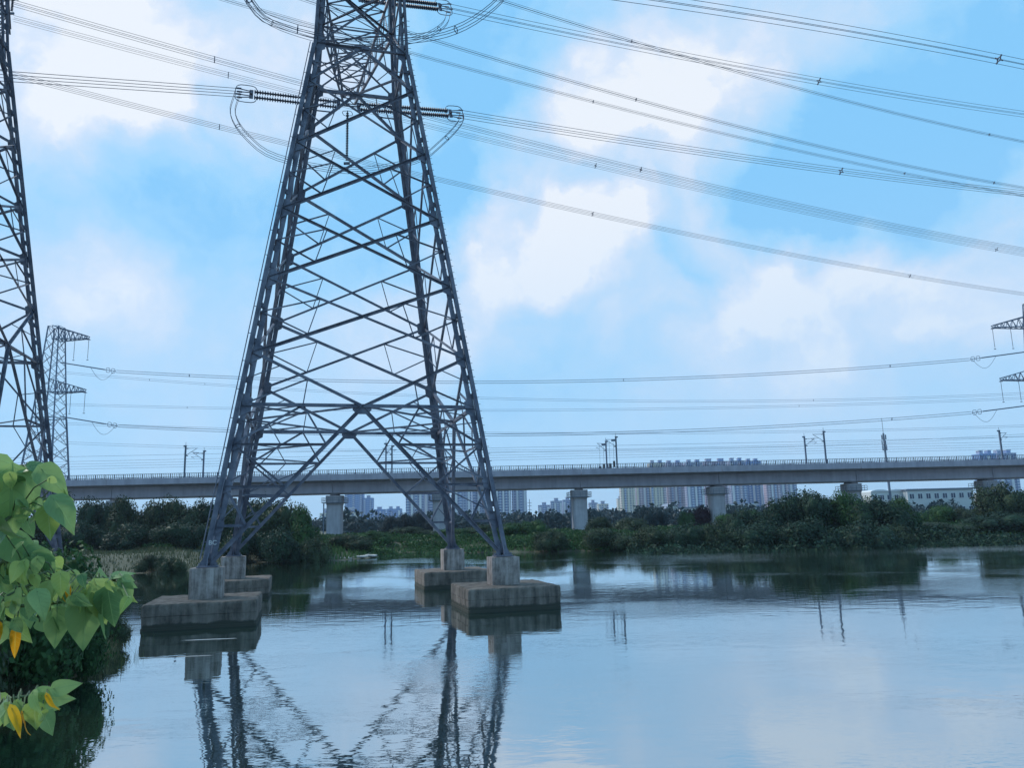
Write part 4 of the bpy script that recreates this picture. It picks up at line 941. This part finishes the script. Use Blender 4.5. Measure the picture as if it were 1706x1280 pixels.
# ------------------------------------------------------------ trees
def crown_mesh(seed, lobes, nleaf, size, material, flat=1., spread=1., spiky=0.):
    r = np.random.RandomState(seed); cen = []
    for k in range(lobes):
        a = r.rand() * 6.283; rr = r.rand() ** .5 * .62 * spread; z = .32 + r.rand() * .45 - rr * .18
        cen.append((rr * math.cos(a), rr * math.sin(a), z, .24 + .17 * r.rand()))
    cen.append((0, 0, .72, .3)); cen = np.array(cen); n = nleaf
    ci = r.randint(0, len(cen), n); dirv = r.normal(size=(n, 3)); dirv /= np.linalg.norm(dirv, axis=1)[:, None]
    rad = cen[ci, 3] * (.62 + .5 * r.rand(n) ** .7 + spiky * (r.rand(n) ** 6)); P = cen[ci, :3] + dirv * rad[:, None]; P[:, 2] = np.maximum(P[:, 2] * flat, .02)
    nrm = dirv + r.normal(size=(n, 3)) * .55; nrm[:, 2] += .3; nrm /= np.linalg.norm(nrm, axis=1)[:, None]
    t = np.cross(nrm, r.normal(size=(n, 3))); t /= np.linalg.norm(t, axis=1)[:, None]; b = np.cross(nrm, t)
    s = size * (.5 + r.rand(n))[:, None]
    V = np.stack([P - t * s, P - b * s * .6, P + t * s, P + b * s * .6], 1).reshape(-1, 3); Fq = np.arange(n * 4).reshape(-1, 4)
    # inner solid twig mass per lobe so the crown is not see-through
    vs = [V]; fs = [Fq]; o = len(V)
    th = np.linspace(0, math.pi, 7); ph = np.linspace(0, 2 * math.pi, 11)[:-1]
    for c in cen:
        T, Ph = np.meshgrid(th, ph, indexing='ij'); q = .62 * c[3] * (1 + .25 * r.normal(size=T.shape) * .5)
        S_ = np.stack([c[0] + q * np.sin(T) * np.cos(Ph), c[1] + q * np.sin(T) * np.sin(Ph), np.maximum((c[2] + q * np.cos(T)) * flat, .01)], -1).reshape(-1, 3)
        I = np.arange(70).reshape(7, 10); J = np.roll(I, -1, 1)
        fs.append(np.stack([I[:-1], I[1:], J[1:], J[:-1]], -1).reshape(-1, 4) + o); vs.append(S_); o += 70
    return arr_mesh('crown', np.concatenate(vs), np.concatenate(fs), material)
def trunk_mesh(seed):
    r = random.Random(seed); mb = MB(); mb.tube([(0, 0, -.12), (.01, 0, .2), (.03, .01, .45), (.02, .03, .7)], [.035, .028, .02, .008], 7)
    for k in range(5):
        a = r.random() * 6.28; z = .18 + .1 * k; mb.tube([(0.01, 0, z), (.18 * math.cos(a), .18 * math.sin(a), z + .14), (.34 * math.cos(a), .34 * math.sin(a), z + .2)], [.016, .01, .004], 5)
    return mb.mesh('trunk', 'bark')
CM = {}
def get_crown(kind, v):
    key = (kind, v)
    if key not in CM:
        mt = {'dark': 'foliage_dark', 'olive': 'foliage_olive', 'green': 'foliage_green', 'purple': 'foliage_purple', 'blue': 'foliage_blue'}[kind]
        CM[key] = (crown_mesh(sum(map(ord, kind)) % 7 + v * 13 + len(kind) * 31, 9 + 3 * v, 9500, .027, mt, spiky=.3 if kind == 'blue' else .12), trunk_mesh(v))
    return CM[key]
def tree(px, ytop, D, wpx, kind, label, v=0, name=None, group='trees on the far bank', zb=None):
    top = at(px, ytop, D); z0 = float(ground_h(np.array([top.x]), np.array([D]))[0]) if zb is None else zb
    h = top.z - z0; w = wpx / F * D
    cmh, tr = get_crown(kind, v)
    r = empty(name or ('bush' if h < 3.2 else 'broadleaf_tree'), (top.x, D, z0), label, 'bush' if h < 3.2 else 'tree', group, rz=random.random() * 6.28)
    c = bpy.data.objects.new('crown', cmh); COL.objects.link(c); c.parent = r; c.scale = (w * .62, w * .62, h * .98)
    t = bpy.data.objects.new('trunk', tr); COL.objects.link(t); t.parent = r; t.scale = (min(w, h) * .8, min(w, h) * .8, h)
    return r
# (px, ytop, depth, width px, kind, variant, label)
TREES = [
 (20, 850, 118, 120, 'olive', 1, 'olive tree behind the foreground leaves at the left edge'),
 (100, 812, 128, 80, 'dark', 0, 'dark tree touching the viaduct, leftmost of the left wood'),
 (162, 832, 122, 70, 'dark', 1, 'round dark tree right of a gap of sky in the left wood'),
 (205, 829, 118, 70, 'olive', 0, 'olive toned tree in front of the hidden left pier'),
 (250, 836, 124, 74, 'dark', 2, 'dark tree under the two left masts'),
 (292, 829, 120, 84, 'olive', 2, 'brownish tree with rounded top in the middle of the left wood'),
 (335, 832, 126, 70, 'dark', 0, 'dark tree just left of the big pylon leg'),
 (375, 838, 120, 80, 'olive', 1, 'tree seen through the left pylon leg'),
 (425, 830, 112, 90, 'dark', 1, 'dark tree right behind the left pylon legs'),
 (465, 836, 108, 90, 'olive', 2, 'broad dark tree overhanging the shore right of the left legs'),
 (505, 846, 104, 74, 'green', 0, 'green edged tree at the right end of the left wood'),
 (135, 868, 108, 80, 'dark', 2, 'low dark tree in the front row, left of the wood'),
 (215, 872, 107, 90, 'dark', 0, 'low dark tree in the middle of the front row of the left wood'),
 (300, 870, 106, 90, 'dark', 1, 'low dark tree in the front row near the big pylon'),
 (410, 880, 101, 80, 'dark', 2, 'dark bush mass behind the rear left block'),
 (470, 878, 98, 100, 'dark', 0, 'very dark tree hanging low over the water beside the rear left block'),
 (530, 892, 98, 60, 'olive', 1, 'low brown bush left of the second pier'),
 (585, 890, 112, 70, 'olive', 2, 'low brown bush under the second pier'),
 (620, 884, 130, 60, 'green', 1, 'light green bush right of the second pier'),
 (652, 862, 190, 40, 'blue', 0, 'bluish spiky tree left of the pylon right legs'),
 (672, 855, 200, 44, 'blue', 1, 'tall bluish spiky tree inside the pylon outline'),
 (697, 852, 205, 40, 'blue', 0, 'bluish spiky tree right of the tallest spiky one'),
 (725, 866, 200, 40, 'blue', 1, 'dark bluish bush left of the white pier'),
 (690, 878, 150, 80, 'olive', 0, 'brown green bush behind the open water'),
 (760, 880, 150, 70, 'green', 2, 'bush just behind the rear right block'),
 (806, 874, 150, 80, 'olive', 1, 'bush behind the front right pylon leg'),
 (850, 872, 130, 80, 'green', 0, 'green bush right of the front right pylon leg'),
 (895, 866, 130, 60, 'green', 1, 'taller green bush left of the third pier'),
 (915, 884, 114, 60, 'olive', 2, 'brown bush left of the foot of the third pier'),
 (1000, 862, 150, 60, 'olive', 0, 'brownish bush right of the third pier'),
 (1045, 862, 140, 70, 'olive', 1, 'wide bush under the striped high rises'),
 (1076, 845, 175, 36, 'blue', 0, 'small bluish tree before the striped high rises'),
 (1097, 848, 175, 30, 'blue', 1, 'small bluish tree left of the white house'),
 (1138, 852, 180, 34, 'green', 1, 'small green tree right of the white house'),
 (1165, 843, 190, 46, 'purple', 0, 'dark purple leaved tree left of the fourth pier'),
 (1212, 856, 160, 50, 'green', 2, 'light green tree at the foot of the fourth pier'),
 (1250, 850, 160, 40, 'green', 0, 'small green tree right of the fourth pier'),
 (1010, 880, 112, 90, 'olive', 2, 'low olive bush at the water right of the third pier'),
 (1075, 878, 110, 90, 'olive', 0, 'low brownish bush at the water in the middle right'),
 (1140, 874, 108, 90, 'dark', 1, 'low dark bush at the water left of the big dark trees'),
 (1195, 868, 107, 80, 'olive', 1, 'medium bush where the big dark trees begin'),
 (1240, 846, 112, 90, 'dark', 2, 'dark tree sloping up at the left of the big clump'),
 (1290, 832, 112, 90, 'dark', 0, 'dark tree left of the highest one in the big clump'),
 (1345, 818, 113, 110, 'dark', 1, 'highest dark tree in the big clump on the right bank'),
 (1400, 818, 112, 96, 'green', 1, 'greener tree in front of the fifth pier'),
 (1455, 826, 110, 100, 'dark', 2, 'dark tree right of the fifth pier'),
 (1500, 830, 112, 70, 'green', 0, 'green topped tree before the works hall'),
 (1270, 870, 104, 110, 'dark', 1, 'dark low growth over the water, left in the clump'),
 (1350, 862, 103, 120, 'dark', 0, 'dark low growth over the water under the highest tree'),
 (1435, 866, 103, 120, 'dark', 2, 'dark low growth over the water, right in the clump'),
 (1500, 876, 105, 80, 'olive', 0, 'olive low bush at the right end of the clump'),
 (1560, 842, 140, 60, 'green', 2, 'small leafy tree before the works windows'),
 (1600, 846, 140, 60, 'olive', 1, 'small tree right of the works windows'),
 (1560, 870, 118, 110, 'olive', 2, 'low green brown bush on the bank under the works'),
 (1620, 872, 120, 80, 'green', 0, 'low green bush on the bank left of the right edge trees'),
 (1668, 803, 128, 90, 'olive', 1, 'tall olive tree hiding the last pier near the right edge'),
 (1706, 816, 126, 80, 'dark', 0, 'dark tree cut by the right edge'),
 (1660, 852, 120, 110, 'dark', 2, 'dark tree below the tall olive one near the right edge'),
 (1740, 850, 120, 100, 'dark', 1, 'dark tree just outside the right edge'),
 (250, 925, 84, 50, 'olive', 0, 'small dark bush at the water edge of the left grass bank'),
 (285, 928, 82, 50, 'olive', 1, 'small bush at the water edge left of the nearest block'),
]
for (px, yt, D, wp, kd, v, lb) in TREES: tree(px, yt, D, wp, kd, lb, v)
# woods in the middle distance
def mass(name, label, n, xr, yr, hr, wr, material, seed, q=90, ls=.11):
    r = np.random.RandomState(seed); V = []; 
    X = r.uniform(*xr, n); Y = r.uniform(*yr, n); Hh = r.uniform(*hr, n); Ww = r.uniform(*wr, n)
    Z0 = ground_h(X, Y); n2 = n * q
    d = r.normal(size=(n2, 3)); d /= np.linalg.norm(d, axis=1)[:, None]; d[:, 2] = np.abs(d[:, 2]) * .9
    I = np.repeat(np.arange(n), q); k = .6 + .5 * r.rand(n2)
    P = np.stack([X[I] + d[:, 0] * Ww[I] * .5 * k, Y[I] + d[:, 1] * Ww[I] * .5 * k, Z0[I] + d[:, 2] * Hh[I] * k], 1)
    t = r.normal(size=(n2, 3)); t /= np.linalg.norm(t, axis=1)[:, None]; b = np.cross(t, r.normal(size=(n2, 3))); b /= np.linalg.norm(b, axis=1)[:, None]
    s = (Ww[I] * ls * (.5 + r.rand(n2)))[:, None]
    V = np.stack([P - t * s, P - b * s * .7, P + t * s, P + b * s * .7], 1).reshape(-1, 3)
    me = arr_mesh(name, V, np.arange(n2 * 4).reshape(-1, 4), material); o = bpy.data.objects.new(name, me); COL.objects.link(o); tag(o, label, kind='stuff')
mass('distant_wood', 'distant tree belt below the high rises', 900, (-300, 420), (230, 480), (3.5, 8.5), (7, 14), 'foliage_blue', 3, 130, .07)
mass('scrub', 'low scrub filling the far bank behind the shore', 1500, (-95, 100), (112, 176), (.4, 1.3), (2.5, 5), 'foliage_green', 4, 200, .045)
mass('undergrowth', 'dark undergrowth below the trees along the right shore', 420, (16, 66), (98, 112), (1.2, 3.0), (3, 5), 'foliage_dark', 5, 240, .045)

# grasses
def blades(name, label, n, region, hgt, wid, material, seed, lean=.35, cond=None, clump=0):
    r = np.random.RandomState(seed); X = r.uniform(region[0], region[1], n); Y = r.uniform(region[2], region[3], n)
    if clump:
        cx = r.uniform(region[0], region[1], clump); cy = r.uniform(region[2], region[3], clump); k = r.randint(0, clump, n); sp_ = .35
        X = cx[k] + r.normal(size=n) * sp_; Y = cy[k] + r.normal(size=n) * sp_
    D = sdist(X, Y); k = cond(X, Y, D); X, Y = X[k], Y[k]; n = len(X); Z = ground_h(X, Y); Z = np.maximum(Z, -.15)
    h = r.uniform(*hgt, n); a = r.rand(n) * 6.283; ln = r.rand(n) * lean * h; w = wid * (.6 + .8 * r.rand(n))
    dx, dy = np.cos(a), np.sin(a); px, py = -dy, dx; rows = []
    for t, ww in ((0, 1), (.5, .75), (.85, .35), (1, .05)):
        zz = Z + h * t * (1 - .15 * t); ox = X + dx * ln * t * t; oy = Y + dy * ln * t * t
        rows += [np.stack([ox - px * w * ww, oy - py * w * ww, zz], 1), np.stack([ox + px * w * ww, oy + py * w * ww, zz], 1)]
    V = np.stack(rows, 1).reshape(-1, 3); base = np.arange(n)[:, None] * 8
    Fq = np.concatenate([base + np.array([[0, 1, 3, 2]]), base + np.array([[2, 3, 5, 4]]), base + np.array([[4, 5, 7, 6]])], 0)
    me = arr_mesh(name, V, Fq, material); o = bpy.data.objects.new(name, me); COL.objects.link(o); tag(o, label, kind='stuff')
blades('bank_grass', 'short dry grass on the flat left bank', 30000, (-85, -24, 66, 118), (.15, .55), .045, 'bank_mix', 1, cond=lambda x, y, d: d > .1)
blades('green_grass', 'green grass patches on the far bank', 26000, (-30, 75, 96, 128), (.3, .9), .07, 'grass_green', 2, cond=lambda x, y, d: (d > .1) & (d < 14))
blades('near_bank_grass', 'dry and green grass on the near left bank', 42000, (-21, -8, 8, 36), (.25, .8), .012, 'bank_mix', 3, lean=.9, cond=lambda x, y, d: (d > -.15) & (d < 6))
blades('near_bank_green', 'dark green weeds on the near left bank', 14000, (-21, -8, 8, 36), (.2, .65), .014, 'reed', 5, lean=.9, cond=lambda x, y, d: (d > 0) & (d < 6))
blades('shore_reeds', 'thin reeds standing in the water at the near left bank', 900, (-16.5, -8.8, 10, 33), (.25, .65), .007, 'reed', 6, lean=.5, cond=lambda x, y, d: (d > -1.3) & (d < 0) & (y > 20), clump=60)
blades('left_shore_reeds', 'reeds fringing the left bank waterline', 5000, (-60, -22, 62, 84), (.3, .8), .03, 'reed', 8, cond=lambda x, y, d: (d > -.4) & (d < 1.2))
# near mound bushes
for i, (px, yt, D, wp, kd, lb) in enumerate(((172, 1022, 30.5, 80, 'olive', 'brown tussock bush at the near bank point, right of the leaves'), (95, 1010, 27, 110, 'green', 'low weedy bush behind the foreground leaves'), (35, 893, 23, 240, 'green', 'tall green bush behind the upper leafy branch'), (118, 962, 24.5, 130, 'green', 'medium green bush behind the middle leafy branch'), (-110, 905, 17, 230, 'olive', 'tall bush just outside the left edge'))):
    tree(px, yt, D, wp, kd, lb, 1 + i % 2, name='bush', group='weedy bushes on the near bank')

# slabs at the far spit
mat('slab', (.32, .31, .30), .9, col2=(.48, .46, .44), scale=2)
for i, (px, py, w_, rz) in enumerate(((575, 931, 1.8, .2), (598, 929.5, 2.4, .05), (617, 928, 1.6, -.2), (608, 926, 2.0, .15))):
    p = onz(px, py, .12); s = MB().box((0, 0, 0), (w_, 1.1, .16)).build('concrete_slab', 'slab'); s.location = (p.x, p.y, .2 + .05 * i); s.rotation_euler = (.06, .05 * (-1) ** i, rz)
    tag(s, ('leftmost', 'longest', 'rightmost', 'rearmost')[i] + ' pale slab lying on the small spit behind the water', 'concrete slab', 'slabs on the spit')
for (px, py, sx, sy, lb) in ((350, 1066, 1.2, .13, 'pale scum streak floating before the nearest block'), (325, 1094, .7, .08, 'smaller pale scum streak nearer the camera')):
    p = onz(px, py, .004); mb = MB(); n = 22
    mb.add([(sx * math.cos(t * 6.283 / n) * (.75 + .3 * random.random()), sy * math.sin(t * 6.283 / n) * (.7 + .4 * random.random()), 0) for t in range(n)], [tuple(range(n))])
    o = mb.build('floating_scum', 'scum' if 'scum' in MATS else 'slab'); o.location = (p.x, p.y, .006); tag(o, lb, 'scum', 'scum streaks')
    o.rotation_euler = (0, 0, .12)

# ------------------------------------------------------------ foreground broadleaf plant
def leaf_mesh(seed, material):
    r = random.Random(seed); n = 12; prof = []
    for k in range(n + 1):
        t = k / n
        w = .37 * math.sin(math.pi * min(1, t ** .55)) ** .9 * (1 - .3 * t) * (.42 if material == 'leaf_yellow' else 1) if t > 0 else 0
        prof.append((t, w))
    V = []; Fc = []
    fold = .12 + .1 * r.random(); droop = .18 + .18 * r.random(); wave = .025 + .02 * r.random(); ph = r.random() * 6
    cols = (-1, -.55, 0, .55, 1)
    for t, w in prof:
        for c in cols:
            x = c * w; y = t - (.16 * abs(c) ** 1.5 * (1 - t) ** 3 if t < .5 else 0)
            z = -droop * t * t + fold * abs(x) + wave * math.sin(7 * t + 3 * c + ph) * abs(c)
            V.append((x, y, z))
    for i in range(n):
        for j in range(4): a = i * 5 + j; Fc.append((a, a + 1, a + 6, a + 5))
    me = bpy.data.meshes.new('leaf'); me.from_pydata(V, [], Fc); me.materials.append(MATS[material]); me.polygons.foreach_set('use_smooth', [True] * len(me.polygons)); me.update()
    return me
LM = {k: [leaf_mesh(i * 7 + len(k), 'leaf_' + k) for i in range(4)] for k in ('green', 'lime', 'yellow')}
def leaf(root, px, py, D, size_px, ang, kind='green', tilt=None, label=None, attach=None):
    """base of leaf at photo pixel, ang = direction of tip in the picture (deg, 0 right, -90 down)"""
    p = at(px, py, D); s = size_px / F * D; rnd = random
    o = bpy.data.objects.new('leaf', rnd.choice(LM[kind])); COL.objects.link(o); o.parent = root
    a = math.radians(ang); yv = (RR * math.cos(a) + UU * math.sin(a)); tl = math.radians(rnd.uniform(-50, 50) if tilt is None else tilt)
    yv = (yv * math.cos(tl) + FW * math.sin(tl)).normalized()
    nv = (-FW + RR * rnd.uniform(-1.3, 1.3) + UU * rnd.uniform(.0, 1.0)); nv = (nv - yv * nv.dot(yv)).normalized(); xv = yv.cross(nv)
    M = Matrix((xv, yv, nv)).transposed().to_4x4(); M = M @ Matrix.Diagonal((s, s, s, 1)); M.translation = p - root.location; o.matrix_local = M
    if label: o['label'] = label
    if attach is not None:
        q = Vector(attach) - root.location; st = p - root.location; mid = (q + st) / 2 + Vector((0, 0, .02))
        MB().tube([q, mid, st], [.0025, .002, .0018], 5).build('leaf_stalk', 'leaf_stem', root)
    return o
def stem(root, pts, r0, r1, D0, D1):
    P = [at(x, y, D0 + (D1 - D0) * i / (len(pts) - 1)) - root.location for i, (x, y) in enumerate(pts)]; n = len(P)
    MB().tube(P, [r0 + (r1 - r0) * i / (n - 1) for i in range(n)], 6).build('stem', 'leaf_stem', root); return [p + root.location for p in P]
def near_pt(pts, p): return min(pts, key=lambda q: (q - p).length)
def densify(P): return [P[i].lerp(P[i + 1], t / 6) for i in range(len(P) - 1) for t in range(6)] + [P[-1]]
# top branch
def branch(label, base_px, D, stems, fixed, filler, seed):
    random.seed(seed); b = at(*base_px, D); root = empty('broadleaf_branch', b, label, 'leafy branch', 'broad leaved branches at the left edge'); pts = []
    for s in stems: pts += densify(stem(root, s, .007, .003, D, D + .15))
    for f in fixed:
        p = at(f[0], f[1], D + f[6] if len(f) > 6 else D); q = near_pt(pts, p); leaf(root, f[0], f[1], D + (f[6] if len(f) > 6 else 0), f[2], f[3], f[4], f[5] if len(f) > 5 else None, attach=q, label='yellowed leaf' if f[4] == 'yellow' else None)
    for (x0, x1, y0, y1, n, s0, s1, lime) in filler:
        for _ in range(n):
            x, y = random.uniform(x0, x1), random.uniform(y0, y1); dd = D + random.uniform(-.15, .55)
            p = at(x, y, dd); leaf(root, x, y, dd, random.uniform(s0, s1), random.gauss(-82, 30), 'lime' if random.random() < lime else 'green', attach=near_pt(pts, p))
branch('upper leafy branch at the left edge with a large rounded leaf', (-60, 1000), 2.3,
       [[(-60, 1000), (-30, 900), (0, 820), (40, 785), (50, 775)], [(-30, 900), (30, 850), (80, 830)]],
       [(20, 790, 125, -95, 'green', 5), (-25, 770, 120, -80, 'green', 5), (46, 782, 42, 172, 'green', 40), (50, 778, 42, -5, 'green', 35), (70, 782, 62, -52, 'green', 10), (16, 790, 30, -90, 'lime', 10, -.05),
        (90, 833, 66, -55, 'green', 5), (80, 848, 58, -88, 'lime', 5), (35, 835, 50, -60, 'green', 20), (-10, 860, 60, -60, 'green', 10)],
       [(-40, 60, 790, 870, 22, 22, 42, .5), (20, 105, 775, 860, 9, 18, 34, .6)], 5)
branch('broad middle branch with hanging heart shaped leaves and a few yellow ones', (-80, 1120), 2.5,
       [[(-80, 1120), (-20, 1010), (50, 975), (120, 962), (190, 968), (212, 975)], [(-20, 1010), (0, 930), (10, 900)], [(-20, 1010), (60, 1010), (130, 1000), (160, 990)]],
       [(180, 985, 66, -85, 'green', 5), (160, 975, 72, -75, 'lime', 5), (140, 1000, 92, -90, 'green', 5), (150, 995, 60, -120, 'green', 5), (95, 1020, 66, -92, 'green', 5), (100, 970, 38, -95, 'yellow', 5, -.05), (112, 975, 34, -86, 'yellow', 5, -.05), (117, 994, 22, -92, 'yellow', 5, -.05),
        (26, 1052, 56, -98, 'yellow', 8), (-2, 1040, 34, -90, 'yellow', 8), (200, 968, 30, -30, 'green', 20), (205, 975, 34, -70, 'green', 20), (190, 962, 32, 15, 'green', 30), (170, 1000, 70, -100, 'green', 5), (10, 900, 75, -40, 'green', 5), (-20, 895, 80, -20, 'green', 10), (60, 925, 52, -60, 'green', 30), (45, 920, 45, -20, 'green', 30)],
       [(-30, 100, 925, 1010, 64, 24, 52, .4), (90, 216, 955, 1000, 56, 16, 40, .6), (-20, 90, 990, 1045, 24, 26, 46, .3), (-30, 60, 890, 950, 20, 24, 46, .4)], 9)
branch('low branch in the bottom left corner with orange and yellow leaves', (-90, 1260), 2.2,
       [[(-90, 1260), (-40, 1190), (20, 1165), (90, 1152)]],
       [(60, 1162, 55, -15, 'green', 15), (90, 1148, 40, 0, 'green', 25), (20, 1182, 54, -72, 'yellow', 5, -.08), (38, 1190, 40, -95, 'yellow', 5, -.06), (78, 1160, 34, -70, 'yellow', 10, -.06), (58, 1175, 50, -95, 'lime', 5, -.04), (70, 1160, 34, -120, 'lime', 5), (10, 1180, 50, -150, 'green', 10), (30, 1172, 48, -60, 'green', 5)],
       [(-30, 85, 1155, 1190, 20, 24, 42, .6)], 3)

# ------------------------------------------------------------ haze
hm = bpy.data.materials.new('haze'); hm.use_nodes = True; N = hm.node_tree.nodes; N.remove(N['Principled BSDF'])
pv = N.new('ShaderNodeVolumePrincipled'); pv.inputs['Color'].default_value = (.72, .84, 1, 1); pv.inputs['Density'].default_value = .00015; pv.inputs['Anisotropy'].default_value = .2
hm.node_tree.links.new(pv.outputs[0], N['Material Output'].inputs['Volume']); MATS['haze'] = hm
xmin, ymin = gx[0] - 20, gy[0] - 20; xmax, ymax = gx[-1] + 20, gy[-1] + 20
hz = MB().box(((xmin + xmax) / 2, (ymin + ymax) / 2, (110 - 3) / 2), (xmax - xmin, ymax - ymin, 113)).build('haze', 'haze'); tag(hz, 'thin bluish haze over the whole place', kind='stuff')
print('OBJECTS', len(bpy.data.objects), 'TRIS~', sum(len(m.polygons) for m in bpy.data.meshes))
